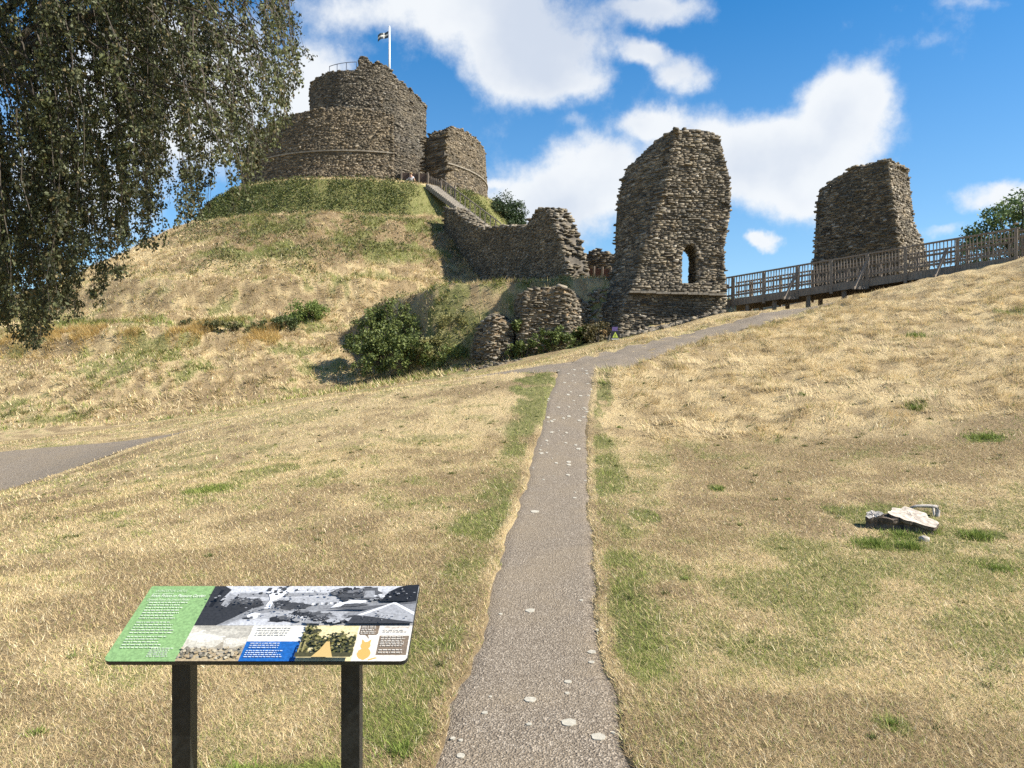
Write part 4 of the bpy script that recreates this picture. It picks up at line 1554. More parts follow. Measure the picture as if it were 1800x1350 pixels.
def bush(name, label, cat, blobs, n, size, ca, cb, stems=5, group=None):
    """blobs = [(x, y, z, rx, ry, rz)]; leaves gather on many sub-clumps near the surface of the blobs"""
    x0, y0 = blobs[0][0], blobs[0][1]
    loc = (x0, y0, gz(x0, y0))
    root = empty(name, loc, label, cat, group)
    P_ = []
    tips = []
    vol = np.array([b_[3] * b_[4] * b_[5] for b_ in blobs]) ** .75
    vol = vol / vol.sum()
    for b_, f in zip(blobs, vol):
        m = int(n * f)
        k = max(10, m // 60)
        d = rng.normal(size=(k, 3))
        d /= np.linalg.norm(d, axis=1)[:, None]
        ctr = np.array(b_[:3]) + d * np.array(b_[3:]) * (rng.uniform(.3, 1.08, k) ** .6)[:, None]
        tips += list(ctr[:3])
        w_ = rng.integers(0, k, m)
        P_.append(ctr[w_] + rng.normal(size=(m, 3)) * .17 * min(b_[3:]) + 0)
    P_ = np.concatenate(P_)
    g_ = ground_z(P_[:, 0], P_[:, 1])
    P_ = P_[P_[:, 2] > g_ - .05]
    leaves('foliage', P_, size, mixcol(len(P_), ca, cb), root, m_leaf, loc=loc)
    for tip in tips[:stems]:
        a = Vector((0, 0, -.1))
        b2 = Vector(tip) - Vector(loc)
        MB().tube([a, a.lerp(b2, .5) + Vector((0, 0, .15)), b2], [.04, .028, .01], 5).build('stem', m_twig, root)
    return root


def at(px, py, Y):
    return P3(px, py, Y)


def undergrowth(name, label, X, Y, size, ca, cb, lift, spread, dens_=8):
    k = rng.integers(0, len(X), len(X) * dens_)
    XX, YY = X[k] + rng.normal(0, spread, len(k)), Y[k] + rng.normal(0, spread, len(k))
    hh = np.repeat(rng.random(len(X))[:, None], 1, 1)[:, 0][k]
    C = np.c_[XX, YY, ground_z(XX, YY) + lift * rng.random(len(k)) * (.3 + hh)]
    cc = mixcol(len(k), ca, cb) * (.6 + .7 * rng.random(len(X)))[k][:, None]
    o = leaves(name, C, size, cc, None, m_leaf, up_bias=.8)
    tag(o, label, 'undergrowth')


rr_ = rng.uniform(14.9, 18.3, 3400)
a_ = rng.uniform(-PI * .55, PI * .28, 3400)
X, Y = MX + rr_ * np.sin(a_), MY - rr_ * np.cos(a_)
k = (fbm(X, Y, .5, 71, 3) > .33) & (np.abs((X - ST_A[0]) * ST_N[0] + (Y - ST_A[1]) * ST_N[1]) > 1.1)
undergrowth('bank_undergrowth', 'dark green rank growth on the steep band below the keep', X[k], Y[k], .16, (.026, .045, .011), (.15, .175, .046), .30, .26, 10)
rr_ = rng.uniform(19.5, 29, 2600)
a_ = rng.uniform(-PI * .2, PI * .28, 2600)
X, Y = MX + rr_ * np.sin(a_), MY - rr_ * np.cos(a_)
k = (fbm(X, Y, .35, 72, 3) > .53) & (X < -3.5)
undergrowth('slope_undergrowth', 'patchy olive weeds across the middle of the mound slope', X[k], Y[k], .17, (.05, .06, .02), (.22, .22, .08), .26, .3)
X = rng.uniform(-8, 3.2, 1100)
Y = np.interp(X, TX, TF) + rng.uniform(-3.2, .6, 1100)
k = (fbm(X, Y, .8, 73, 3) > .48)
undergrowth('terrace_undergrowth', 'weeds and long grass hanging down the face of the terrace', X[k], Y[k], .15, (.07, .075, .025), (.34, .31, .13), .3, .22, 5)

x, y, z = at(888, 368, 72)
bush('shrub', 'rounded dark green shrub behind the curtain wall at the edge of the mound', 'shrub', [(x, y, z, 1.5, 1.5, 1.2), (x - 1.1, y, z - .5, 1.0, 1.2, .9), (x + 1.0, y, z - .4, 1.0, 1.2, 1.0), (x - .1, y, z - 1.5, 1.8, 1.4, 1.1), (x + .9, y, z - 1.9, 1.2, 1.2, .9)], 12000, .19, (.022, .045, .018), (.06, .095, .035), 6)
x, y, z = at(1800, 420, 36)
bl = []
for px, py, rr in [(1795, 352, .8), (1762, 372, .65), (1738, 385, .55), (1712, 408, .5), (1783, 368, .7), (1720, 425, .9), (1745, 405, .9), (1775, 392, 1.1), (1800, 375, 1.0), (1830, 365, 1.3), (1880, 350, 1.6), (1700, 440, .6), (1790, 430, 1.3), (1850, 430, 1.4)]:
    x, y, z = at(px, py, 36 + random.uniform(-.6, .6))
    bl.append((x, y, z - rr * .35, rr, rr, rr))
bush('shrub', 'tall loose green shrub rising behind the right end of the timber fence', 'shrub', bl, 9500, .17, (.055, .10, .035), (.19, .26, .095), 14)
# sprigs reaching out of the top of that shrub
x, y, z = at(540, 515, 46)
bush('shrub', 'bright green round shrub alone on the middle of the mound slope', 'shrub', [(x, y, gz(x, y) + .45, 1.05, .9, .75), (x + .5, y, gz(x + .5, y) + .5, .8, .7, .6), (x - .8, y - .5, gz(x - .8, y - .5) + .1, .6, .6, .5)], 4200, .14, (.07, .11, .02), (.24, .30, .075), 5)
x, y = gX(500, 44.5), 44.5
bush('bramble', 'low dark bramble at the end of the grassy ledge on the mound', 'bramble', [(x, y, gz(x, y) + .2, .8, .7, .5), (x - 1.0, y - .3, gz(x - 1.0, y - .3) + .1, .7, .6, .4)], 2200, .13, (.03, .055, .014), (.10, .12, .035), 3)
x, y = gX(385, 43.3), 43.3
bush('bramble', 'dry olive bramble patch in the middle of the grassy ledge', 'bramble', [(x, y, gz(x, y) + .15, 1.0, .6, .4), (x + 1.2, y + .2, gz(x + 1.2, y + .2) + .1, .8, .5, .4), (x - 1.4, y + .8, gz(x - 1.4, y + .8) + .05, 1.0, .6, .3)], 2600, .12, (.045, .06, .02), (.15, .14, .05), 3)
bl = []
for px, py, Y, rr in [(668, 555, 39.6, .95), (690, 545, 39.8, .8), (645, 575, 39.3, .8), (660, 595, 38.6, 1.0), (690, 600, 38.3, 1.0), (720, 612, 37.8, .85), (750, 618, 37.5, .7), (640, 610, 38.6, .8), (670, 625, 37.8, .7), (785, 622, 37.2, .55), (620, 600, 39.2, .6), (720, 570, 39.3, .6), (735, 590, 38.6, .6), (700, 635, 37.2, .5), (640, 640, 37.6, .5), (810, 615, 37.0, .45)]:
    x, y, z = at(px, py, Y)
    bl.append((x, y, max(z - .1, gz(x, y) + .1), rr, rr * .8, rr * .75))
bush('shrub', 'large dark green thicket overhanging the bank below the mound', 'shrub', bl, 11000, .15, (.04, .065, .016), (.21, .25, .065), 10)
x, y = gX(755, 37.9), 37.9
bush('bramble', 'dry yellow green scrub between the thicket and the rubble lump', 'bramble', [(x, y, gz(x, y) + .25, 1.1, .7, .5), (gX(790, 38.4), 38.4, gz(gX(790, 38.4), 38.4) + .15, .9, .6, .45), (gX(720, 38.8), 38.8, gz(gX(720, 38.8), 38.8) + .1, .7, .5, .4)], 3600, .13, (.12, .13, .04), (.34, .31, .12), 4)
bl = []
for px, py, Y, rr in [(925, 605, 35.7, .5), (960, 600, 35.4, .6), (1000, 600, 35.5, .6), (1020, 590, 35.9, .55), (980, 585, 35.5, .45), (910, 570, 36.2, .4), (905, 610, 35.8, .5)]:
    x, y, z = at(px, py, Y)
    bl.append((x, y, z, rr, .32, rr * .75))
bush('ivy', 'ivy and nettles covering the foot of the rounded bastion', 'ivy', bl, 4200, .12, (.05, .08, .02), (.19, .23, .06), 3)
x, y = gX(1050, 35.2), 35.2
bush('bramble', 'dark scrub in the hollow between the bastion and the gatehouse', 'bramble', [(x, y, gz(x, y) + .4, .65, .5, .6), (x - .3, y + .8, gz(x - .3, y + .8) + .4, .5, .5, .5)], 1800, .12, (.045, .05, .018), (.17, .13, .055), 3)
x, y = gX(1040, 36.8), 36.8
bush('bramble', 'tawny dead scrub on the terrace edge beside the gatehouse foot', 'bramble', [(x, y, gz(x, y) + .2, .7, .5, .5), (x + .5, y - .7, gz(x + .5, y - .7) + .15, .6, .4, .4)], 1600, .12, (.17, .12, .06), (.46, .33, .16), 3)

# ------------------------------------------------------------------ weeping tree at the left
tx_, ty_ = -10.6, 11.8
tloc = (tx_, ty_, gz(tx_, ty_))
tree = empty('weeping_tree', tloc, 'weeping tree with hanging dark leafy branches at the upper left', 'tree')
tl = Vector(tloc)
MB().tube([tl + Vector(a) - tl for a in [(0, 0, -.3), (.05, 0, 1.2), (.2, .05, 3.2), (.15, .1, 5.6), (.4, 0, 8.2), (.5, .1, 10.5)]], [.52, .38, .33, .27, .2, .1], 12).build('trunk', m_bark, tree, True)
random.seed(31)


def bottom_py(px):
    return float(np.interp(px, [-300, -100, 0, 40, 75, 105, 150, 185, 210, 240, 290, 340, 400, 440, 470, 500, 530, 545],
                           [560, 600, 585, 610, 615, 560, 560, 572, 500, 480, 430, 400, 370, 330, 275, 225, 120, 20]))


tw = MB()
PL, PT = [], []
nst = 0
limb_tops = []
for i in range(780):
    px = random.uniform(-280, 528) if i > 260 else random.uniform(60, 528)
    Y = random.uniform(9.6, 14.8)
    if i > 700:
        px = random.uniform(-90, 128)
    pend = i % 4 == 0 or i > 700
    if pend:
        low = bottom_py(px) - abs(random.gauss(0, 1)) * 45
    else:
        low = bottom_py(px) - 70 * (px < 420) - abs(random.gauss(0, 1)) * random.choice((25, 90, 200, 330))
    if px > 430:
        low = bottom_py(px) - abs(random.gauss(0, 1)) * random.choice((15, 50, 100, 180))
    if i % 5 == 1 and i <= 700:
        low = random.uniform(-120, 160)
    if i % 5 == 2 and i <= 700:
        px, low = random.uniform(-160, 260), random.uniform(0, 270)
    Xb, _, zb = at(px, low, Y)
    ln = random.uniform(1.2, 3.8)
    if px > 380:
        ln = random.uniform(1.2, 2.6)
    side = random.uniform(.1, .8) * (1 + 1.6 * (px > 300))
    if pend and px < 430:
        ln, side = random.uniform(2.0, 4.2), random.uniform(.05, .4)
    Xt, zt = Xb - side, zb + ln
    Yt = Y + random.uniform(-.5, .5)
    pts = []
    sway = random.uniform(-.12, .12)
    for k in range(8):
        f = k / 7
        # leaves the limb sideways, then hangs
        x = Xt + (Xb - Xt) * (1 - (1 - f) ** 2.0) + sway * math.sin(f * 4)
        z = zt + (zb - zt) * (f ** 1.35)
        pts.append(Vector((x + random.gauss(0, .025), Yt + (Y - Yt) * f + random.gauss(0, .025), z)))
    tw.tube([p_ - tl for p_ in pts], [.012 - .0014 * k for k in range(8)], 3, cap=False)
    if i % 16 == 0:
        limb_tops.append(pts[0])
    # leaves sit in sprays along the twig with gaps between them
    nspray = int(ln * random.uniform(5.5, 10) * (.72 if px > 360 else 1))
    tint_ = random.uniform(.55, 1.35)
    for _s in range(nspray):
        f = random.random() ** .75 * 6.999
        k = int(f)
        c_ = pts[k].lerp(pts[k + 1], f - k)
        dr = Vector((random.gauss(.25, 1), random.gauss(0, 1), random.gauss(-.9, .5))).normalized()
        ls_ = random.uniform(.06, .24) * (1.1 - .05 * f) * (.55 if pend else 1)
        for _l in range(random.randint(10, 24)):
            q = c_ + dr * (ls_ * random.random())
            PT.append(tint_)
            PL.append((q.x + random.gauss(0, .035), q.y + random.gauss(0, .035), q.z + random.gauss(0, .035)))
PL = np.array(PL)
dfrac = fbm(PL[:, 0], PL[:, 2], 1.2, 91, 3)
cols = mixcol(len(PL), (.022, .027, .010), (.135, .15, .06)) * ((0.6 + .8 * dfrac) * np.array(PT))[:, None]  # dark to lit olive leaves, varied by strand: light and shade painted as colour
br = rng.random(len(PL)) < .09
cols[br] = np.array([.15, .12, .05]) * rng.uniform(.7, 1.2, br.sum())[:, None]
leaves('foliage', PL, .056, cols, tree, m_leaf, loc=tloc, hang=True, aspect=.62)
tag(tw.build('hanging_twigs', m_twig, tree), kind='stuff')
for k, p_ in enumerate(limb_tops[:26]):
    s0 = tl + Vector((.2, .05, random.uniform(4.0, 9.0)))
    mid = s0.lerp(p_, .5) + Vector((0, 0, 1.0))
    pts = [s0, s0.lerp(mid, .5) + Vector((0, 0, .35)), mid, mid.lerp(p_, .6) + Vector((0, 0, .2)), p_]
    MB().tube([q - tl for q in pts], [.11, .085, .06, .035, .016], 6).build('limb', m_bark, tree, True)

# ------------------------------------------------------------------ tree stump and its bits
sx, sy = (1600 - 900) / F * 8.2, 8.2
sz = gz(sx, sy)
stump = empty('tree_stump', (sx, sy, sz), 'low pale topped tree stump with a dark side in the right lawn', 'tree stump')
m_cut = simple('cut_wood', (.40, .345, .28), .85, 16, .4, .006)
m_dbark = simple('old_bark', (.11, .085, .062), .95, 14, .5, .03)
m_root = simple('bleached_wood', (.38, .345, .30), .9, 18, .35, .012)


def blob_slab(profile_top, profile_bot, zt_fn, zb):
    k = len(profile_top)
    vv = [(x, y, zt_fn(x, y)) for x, y in profile_top] + [(x, y, zb) for x, y in profile_bot]
    return vv, k


def lobed(rx, ry, k, seed, amp=.16):
    rs = random.Random(seed)
    ph = [rs.uniform(0, 6.28) for _ in range(4)]
    out_ = []
    for i in range(k):
        a = 2 * PI * i / k
        q = 1 + amp * math.sin(2 * a + ph[0]) * .5 + amp * math.sin(3 * a + ph[1]) + amp * .5 * math.sin(7 * a + ph[2]) + rs.uniform(-.03, .03)
        out_.append((rx * q * math.cos(a), ry * q * math.sin(a)))
    return out_


def stump_piece(cx, cy, rx, ry, h, tilt, seed, top_mat, side_mat, flare=1.08, under=.93):
    k = 44
    topo = lobed(rx, ry, k, seed)
    mid = [(x * under, y * under) for x, y in topo]
    bot = [(x * flare, y * flare) for x, y in topo]
    hz = lambda x, y: h + tilt[0] * x + tilt[1] * y
    rs = random.Random(seed)
    vv = [(cx + x, cy + y, hz(x, y) + rs.uniform(-.003, .003)) for x, y in topo]
    vv += [(cx + x, cy + y, hz(x, y) - .03) for x, y in [(x * .985, y * .985) for x, y in topo]]
    vv += [(cx + x * rs.uniform(.96, 1.03), cy + y * rs.uniform(.96, 1.03), hz(x, y) * .5) for x, y in mid]
    vv += [(cx + x, cy + y, -.06) for x, y in bot]
    ff = []
    for lv_ in range(3):
        for i in range(k):
            j = (i + 1) % k
            ff.append((lv_ * k + i, (lv_ + 1) * k + i, (lv_ + 1) * k + j, lv_ * k + j))
    MBs = MB()
    MBs.v, MBs.f = vv, ff
    side = MBs.build('bark_side', side_mat, stump)
    # cut face: rings of vertices with small saw marks, slightly proud
    tv, tf = [], []
    nrg = 6
    for r_ in range(nrg):
        q = 1.005 * (1 - r_ / nrg)
        for x, y in topo:
            tv.append((cx + x * q, cy + y * q, hz(x * q, y * q) + .006 + rs.uniform(-.003, .003) + .003 * math.sin(9 * x / rx)))
    tv.append((cx, cy, hz(0, 0) + .006))
    for r_ in range(nrg - 1):
        for i in range(k):
            j = (i + 1) % k
            tf.append((r_ * k + i, r_ * k + j, (r_ + 1) * k + j, (r_ + 1) * k + i))
    for i in range(k):
        tf.append(((nrg - 1) * k + i, (nrg - 1) * k + (i + 1) % k, len(tv) - 1))
    M2 = MB()
    M2.v, M2.f = tv, tf
    M2.build('cut_face', top_mat, stump)


stump_piece(.04, .02, .225, .21, .125, (-.10, .26), 5, m_cut, m_dbark, 1.0, .80)
stump_piece(-.2, .05, .15, .12, .12, (-.02, .15), 8, m_dbark, m_dbark, 1.15, .9)
stump_piece(-.355, .08, .075, .085, .135, (.35, .2), 11, m_root, m_dbark, 1.25, .9)
ux, uy = (1625 - 900) / F * 8.75, 8.75
uz = gz(ux, uy)
rt = empty('dead_root', (ux, uy, uz), 'bleached bent piece of dead root behind the stump', 'root')
MB().tube([(-.16, .03, .075), (-.08, .02, .10), (.02, 0, .105), (.1, -.01, .10), (.135, -.02, .095)], [.012, .017, .02, .022, .024], 7).build('root_arm', m_root, rt, True)
MB().tube([(.13, -.01, .11), (.128, -.04, .06), (.118, -.05, 0), (.115, -.05, -.04)], [.026, .027, .025, .03], 7).build('root_foot', m_root, rt, True)
MB().tube([(.085, -.03, .085), (.08, -.05, .03), (.075, -.05, -.03)], [.012, .013, .015], 6).build('root_foot', m_root, rt, True)
cx_, cy_ = (1624 - 900) / F * 7.75, 7.75
bm = bmesh.new()
bmesh.ops.create_icosphere(bm, subdivisions=2, radius=1)
for vtx in bm.verts:
    q = 1 + .5 * (float(vnoise(vtx.co.x * 2.3 + 5, vtx.co.y * 2.3 + vtx.co.z * 1.7, 3)) - .5)
    vtx.co = Vector((vtx.co.x * .06 * q, vtx.co.y * .045 * q, vtx.co.z * .04 * q + .015))
me = bpy.data.meshes.new('wood_chunk')
bm.to_mesh(me)
me.materials.append(m_root)
bm.free()
tag(obj('wood_chunk', me, loc=(cx_, cy_, gz(cx_, cy_))), 'small pale broken chunk of wood in front of the stump', 'wood chunk')

# ------------------------------------------------------------------ warning board by the bastion
ax_, ay_ = gX(1081.5, 33.4), 33.4
az_ = gz(ax_, ay_)
wb = empty('warning_board', (ax_, ay_, az_), 'small black warning board with a yellow triangle by the rubble bank', 'sign')
m_blk = simple('black_plastic', (.012, .012, .015), .45)
m_yel = simple('warning_yellow', (.52, .62, .10), .6)
m_pur = simple('purple_print', (.11, .075, .22), .6, 20, .3)
MB().box((0, 0, .20), (.40, .04, .42)).build('panel', m_blk, wb)
MB().box((-.01, .03, .47), (.24, .03, .24)).build('header_panel', m_pur, wb)
MB().box((-.01, .03, .36), (.22, .034, .05)).build('header_strip', m_flagl, wb)
tri = MB()
tri.v = [(-.13, -.026, .12), (.13, -.026, .12), (0, -.026, .37), (-.13, -.021, .12), (.13, -.021, .12), (0, -.021, .37)]
tri.f = [(0, 1, 2), (5, 4, 3), (0, 3, 4, 1), (1, 4, 5, 2), (2, 5, 3, 0)]
tri.build('warning_triangle', m_yel, wb)
MB().box((-.002, -.030, .225), (.022, .006, .09)).box((-.002, -.030, .155), (.022, .006, .02)).build('exclamation_mark', m_blk, wb)
MB().box((0, -.023, .055), (.33, .005, .045)).build('caption_strip', m_flagl, wb)
MB().bar((-.2, .03, .25), (-.24, .3, -.02), .03, .03).build('back_leg', m_white, wb)
MB().bar((.2, .03, .25), (.2, .3, -.02), .03, .03).build('back_leg', m_white, wb)

# ------------------------------------------------------------------ person sitting at the keep
px_, py_ = gX(722.5, 67.6), 67.6
pz_ = gz(px_, py_)


def skin_mesh(name, verts, edges, radii, mat, parent=None, loc=None, root=0):
    me = bpy.data.meshes.new(name)
    me.from_pydata(verts, edges, [])
    me.materials.append(mat)
    o = obj(name, me, parent, loc)
    mod = o.modifiers.new('skin', 'SKIN')
    for i, r_ in enumerate(radii):
        me.skin_vertices[0].data[i].radius = (r_, r_) if not isinstance(r_, tuple) else r_
        me.skin_vertices[0].data[i].use_root = (i == root)
    mod.use_smooth_shade = True
    sb = o.modifiers.new('sub', 'SUBSURF')
    sb.levels = sb.render_levels = 1
    return o


m_skin = simple('skin', (.50, .30, .21), .6)
m_shirt = simple('pale_shirt', (.62, .62, .66), .85, 8, .12)
m_trs = simple('dark_trousers', (.07, .075, .10), .85)
m_hair = simple('fair_hair', (.42, .30, .15), .7)
pv = [(0, 0, .14), (0, .02, .34), (0, .05, .58), (0, .03, .70), (0, .0, .78), (0, -.02, .88),          # spine to head
      (-.18, .04, .59), (-.26, -.06, .38), (-.22, -.26, .30), (.18, .04, .59), (.30, .10, .36), (.36, .16, .10),        # arms
      (-.10, -.04, .13), (-.14, -.40, .34), (-.13, -.58, .06), (-.13, -.72, .04), (.10, -.04, .13), (.16, -.40, .32), (.17, -.60, .05), (.17, -.74, .04)]
pe = [(0, 1), (1, 2), (2, 3), (3, 4), (4, 5), (2, 6), (6, 7), (7, 8), (2, 9), (9, 10), (10, 11), (0, 12), (12, 13), (13, 14), (14, 15), (0, 16), (16, 17), (17, 18), (18, 19)]
prd = [.15, .14, .15, .065, .08, .10, .065, .045, .035, .065, .045, .035, .10, .075, .05, .04, .10, .075, .05, .04]
person = skin_mesh('person', pv, pe, prd, m_skin, None, (px_, py_, pz_))
tag(person, 'person in a pale shirt sitting on the grass by the board fence', 'person')
person.rotation_euler = (0, 0, R(-25))
skin_mesh('shirt', [pv[i] for i in (0, 1, 2, 6, 9)] + [(-.235, -.02, .45), (.26, .075, .45)], [(0, 1), (1, 2), (2, 3), (2, 4), (3, 5), (4, 6)], [.168, .158, .165, .08, .08, .066, .066], m_shirt, person, root=1)
skin_mesh('trousers', [(0, 0, .12)] + [pv[i] for i in (12, 13, 14, 16, 17, 18)], [(0, 1), (1, 2), (2, 3), (0, 4), (4, 5), (5, 6)], [.165, .115, .088, .06, .115, .088, .06], m_trs, person)
bm = bmesh.new()
bmesh.ops.create_icosphere(bm, subdivisions=3, radius=.125)
for vtx in list(bm.verts):
    if vtx.co.z < -.05 or (vtx.co.y < -.06 and vtx.co.z < .05):
        bm.verts.remove(vtx)
me = bpy.data.meshes.new('hair')
bm.to_mesh(me)
bm.free()
me.materials.append(m_hair)
obj('hair', me, person, (0, -.005, .885))

# ------------------------------------------------------------------ information panel in the foreground
WB = .90
Yb, Yt, zb_, zt_ = 2.271, 2.585, .779, .919
XL, XR = -1.211, -.311
o0 = Vector(((XL + XR) / 2, (Yb + Yt) / 2, 0))
base_z = gz(o0.x, o0.y)
loc = Vector((o0.x, o0.y, base_z))
info = empty('information_panel', tuple(loc), 'tilted interpretation panel with green column and photographs on two black posts', 'sign')
eu = Vector((1, 0, 0))
ev_ = Vector((0, Yt - Yb, zt_ - zb_))
SL = ev_.length
evn = ev_.normalized()
en = eu.cross(evn)
orig = Vector((XL, Yb, zb_)) - loc
Mp = Matrix((eu, evn, en)).transposed()


def pp(u_, v_, h=0.0):
    return orig + eu * (u_ * WB) + evn * (v_ * SL) + en * h


# slab with rounded lower corners
def rounded(u0, v0, u1, v1, ru, h):
    asp = WB / SL
    out_ = []
    for (cx, cy, a0) in ((u0 + ru, v0 + ru * asp, 180), (u1 - ru, v0 + ru * asp, 270), (u1 - ru * .3, v1 - ru * .3 * asp, 0), (u0 + ru * .3, v1 - ru * .3 * asp, 90)):
        rr = ru if a0 in (180, 270) else ru * .3
        for k in range(5):
            a = R(a0 + 90 * k / 4)
            out_.append((cx + rr * math.cos(a), cy + rr * asp * math.sin(a)))
    return out_


rp_ = rounded(0, 0, 1, 1, .022, 0)
mb = MB()
k = len(rp_)
mb.v = [tuple(pp(a, b_, -.001)) for a, b_ in rp_] + [tuple(pp(a, b_, -.013)) for a, b_ in rp_]
mb.f = [tuple(range(k)), tuple(range(2 * k - 1, k - 1, -1))] + [(i, k + i, k + (i + 1) % k, (i + 1) % k) for i in range(k)]
m_board = simple('board_black', (.015, .018, .018), .4)
board = mb.build('panel_board', m_board, info)
PRM = {}


def pmat(col, rough=.45):
    if col not in PRM:
        PRM[col] = simple('print_ink', tuple(c * .66 for c in col), rough, 120, .0 if max(col) > .5 and min(col) < .5 * max(col) else .22)
    return PRM[col]


class Print:
    """one printed picture: flat polygons in panel coordinates, each a hair above the one below"""
    def __init__(self, u0, v0, u1, v1, clip=None):
        self.b = (u0, v0, u1, v1)
        self.v, self.f, self.mi, self.mats = [], [], [], []
        self.h = .0012

    def poly(self, pts, col):
        u0, v0, u1, v1 = self.b
        n = len(self.v)
        for a, b_ in pts:
            a, b_ = min(1, max(0, a)), min(1, max(0, b_))
            self.v.append(tuple(pp(u0 + (u1 - u0) * a, v0 + (v1 - v0) * b_, self.h)))
        self.h += .00005
        mt = pmat(col)
        if mt not in self.mats:
            self.mats.append(mt)
        self.f.append(tuple(range(n, n + len(pts))))
        self.mi.append(self.mats.index(mt))

    def rect(self, a0, b0, a1, b1, col):
        self.poly([(a0, b0), (a1, b0), (a1, b1), (a0, b1)], col)

    def rough(self, cx, cy, rx, ry, col, n=26, amp=.35, seed=0):
        rs = random.Random(seed)
        self.poly([(cx + rx * (1 - amp * rs.random()) * math.cos(2 * PI * i / n), cy + ry * (1 - amp * rs.random()) * math.sin(2 * PI * i / n)) for i in range(n)], col)

    def build(self, name):
        me = bpy.data.meshes.new(name)
        me.from_pydata(self.v, [], self.f)
        for mt in self.mats:
            me.materials.append(mt)
        me.polygons.foreach_set('material_index', self.mi)
        return obj(name, me, board)


def g(vv):
    return (vv * .97, vv, vv * 1.05)


GRN = (.255, .43, .175)
pr = Print(0, 0, 1, 1)
gp = [(a, b_) for a, b_ in rp_ if a < .1]
pr.poly([q for q in rp_ if q[0] < .1 and q[1] < .5][:5] + [(.237, 0), (.237, 1)] + [q for q in rp_ if q[0] < .1 and q[1] > .5], GRN)
pr.build('green_column')
VT = .444
# large black and white photograph: a car park below trees, roofs on the right
pr = Print(.237, VT, .999, .998)
pr.rect(0, 0, 1, 1, g(.27))
pr.rect(0, .72, 1, 1, g(.60))
pr.poly([(.1, .55), (.3, .62), (.55, .66), (.75, .72), (1, .72), (1, .85), (.7, .88), (.45, .84), (.2, .86), (0, .78), (0, .55)], g(.50))
pr.poly([(.14, .72), (.3, .70), (.5, .74), (.6, .8), (.5, .83), (.3, .80), (.14, .82)], g(.30))
pr.poly([(.3, .52), (.6, .5), (.8, .62), (.8, .7), (.55, .72), (.3, .66)], g(.42))
pr.poly([(0, .0), (0, 1), (.05, 1), (.09, .9), (.06, .6), (.12, .75), (.2, .62), (.25, .66), (.28, .5), (.22, .38), (.16, .18), (.1, 0)], g(.035))
pr.poly([(.075, .5), (.09, .8), (.13, .74), (.105, .45)], g(.34))
pr.poly([(.02, .45), (.04, .9), (.055, .9), (.04, .45)], g(.012))
pr.rough(.22, .57, .05, .12, g(.05), seed=2)
pr.rough(.17, .6, .08, .1, g(.09), seed=41)
pr.poly([(.12, 0), (.22, .2), (.33, .34), (.5, .36), (.7, .34), (.62, .12), (.58, 0)], g(.40))
pr.poly([(.14, 0), (.2, .12), (.3, .16), (.42, .1), (.45, 0)], g(.55))
for k_, (cx, cy, c_) in enumerate([(.375, .15, .03), (.45, .15, .45), (.47, .29, .03), (.53, .25, .04), (.42, .17, .12), (.57, .27, .10), (.25, .22, .85)]):
    pr.rough(cx, cy, .055 if c_ < .8 else .03, .085, g(c_), 16, .25, seed=k_)
    pr.rough(cx + .01, cy + .05, .025, .035, g(min(1, c_ * 3 + .1)), 10, .2, seed=k_ + 30)
    pr.rough(cx - .02, cy - .05, .03, .022, g(.02), 10, .2, seed=k_ + 60)
pr.rough(.42, .47, .10, .10, g(.06), 30, .5, 9)
pr.rough(.36, .55, .06, .09, g(.05), 26, .5, 10)
for k_ in range(9):
    pr.rect(.505 + .021 * k_, .49 + .006 * k_, .517 + .021 * k_, .54 + .006 * k_, g(.12 if k_ % 2 else .86))
pr.poly([(.60, .42), (.70, .50), (.76, .56), (.76, .70), (.70, .62), (.62, .52)], g(.85))
pr.poly([(.64, .44), (.72, .46), (.78, .5), (.72, .54), (.66, .52)], g(.09))
# pale bare tree in the middle
pr.poly([(.285, .40), (.30, .62), (.275, .82), (.295, .80), (.30, .98), (.315, .80), (.33, .97), (.335, .78), (.36, .90), (.385, .99), (.375, .85), (.345, .68), (.32, .60), (.315, .40)], g(.88))
for k_ in range(34):
    rs = random.Random(k_ + 300)
    pr.rough(.325 + rs.gauss(0, .035), .86 + rs.gauss(0, .06), .012, .03, g(.06 if k_ % 3 else .8), 9, .5, seed=k_ + 200)
for k_ in range(40):
    rs = random.Random(k_ + 500)
    pr.rough(.68 + rs.gauss(0, .055), .80 + rs.gauss(0, .055), .03, .06, g(rs.choice((.025, .05, .09, .16))), 12, .5, seed=k_ + 70)
pr.poly([(.62, .66), (.76, .66), (.75, .74), (.63, .74)], g(.07))
pr.poly([(.735, .62), (.735, .90), (.80, .93), (.82, .62)], g(.10))
pr.poly([(.745, .66), (.745, .84), (.79, .84), (.80, .66)], g(.33))
for k_ in range(20):
    rs = random.Random(k_ + 700)
    pr.rough(.83 + rs.gauss(0, .03), .66 + rs.gauss(0, .04), .014, .03, g(rs.choice((.06, .3, .7))), 10, .4, seed=k_ + 800)
pr.poly([(.83, .56), (.86, .8), (.9, .92), (.94, .98), (1, 1), (1, .56)], g(.018))
pr.poly([(.56, .36), (.8, .44), (1, .56), (1, .48), (.82, .34)], g(.12))
pr.poly([(.6, .18), (.75, .3), (.84, .42), (1, .5), (1, .3), (.8, .22)], g(.26))
for k_ in range(36):
    rs = random.Random(k_ + 900)
    pr.rough(.6 + rs.gauss(0, .065), .12 + rs.gauss(0, .05), .028, .06, g(rs.choice((.07, .16, .3, .42))), 12, .5, seed=k_ + 100)
pr.poly([(.70, 0), (.72, .18), (.78, .24), (1, .1), (1, 0)], g(.05))
pr.poly([(.74, .20), (.895, .50), (1, .20), (1, .03)], g(.38))
pr.poly([(.735, .195), (.895, .515), (.905, .50), (.76, .19)], g(.86))
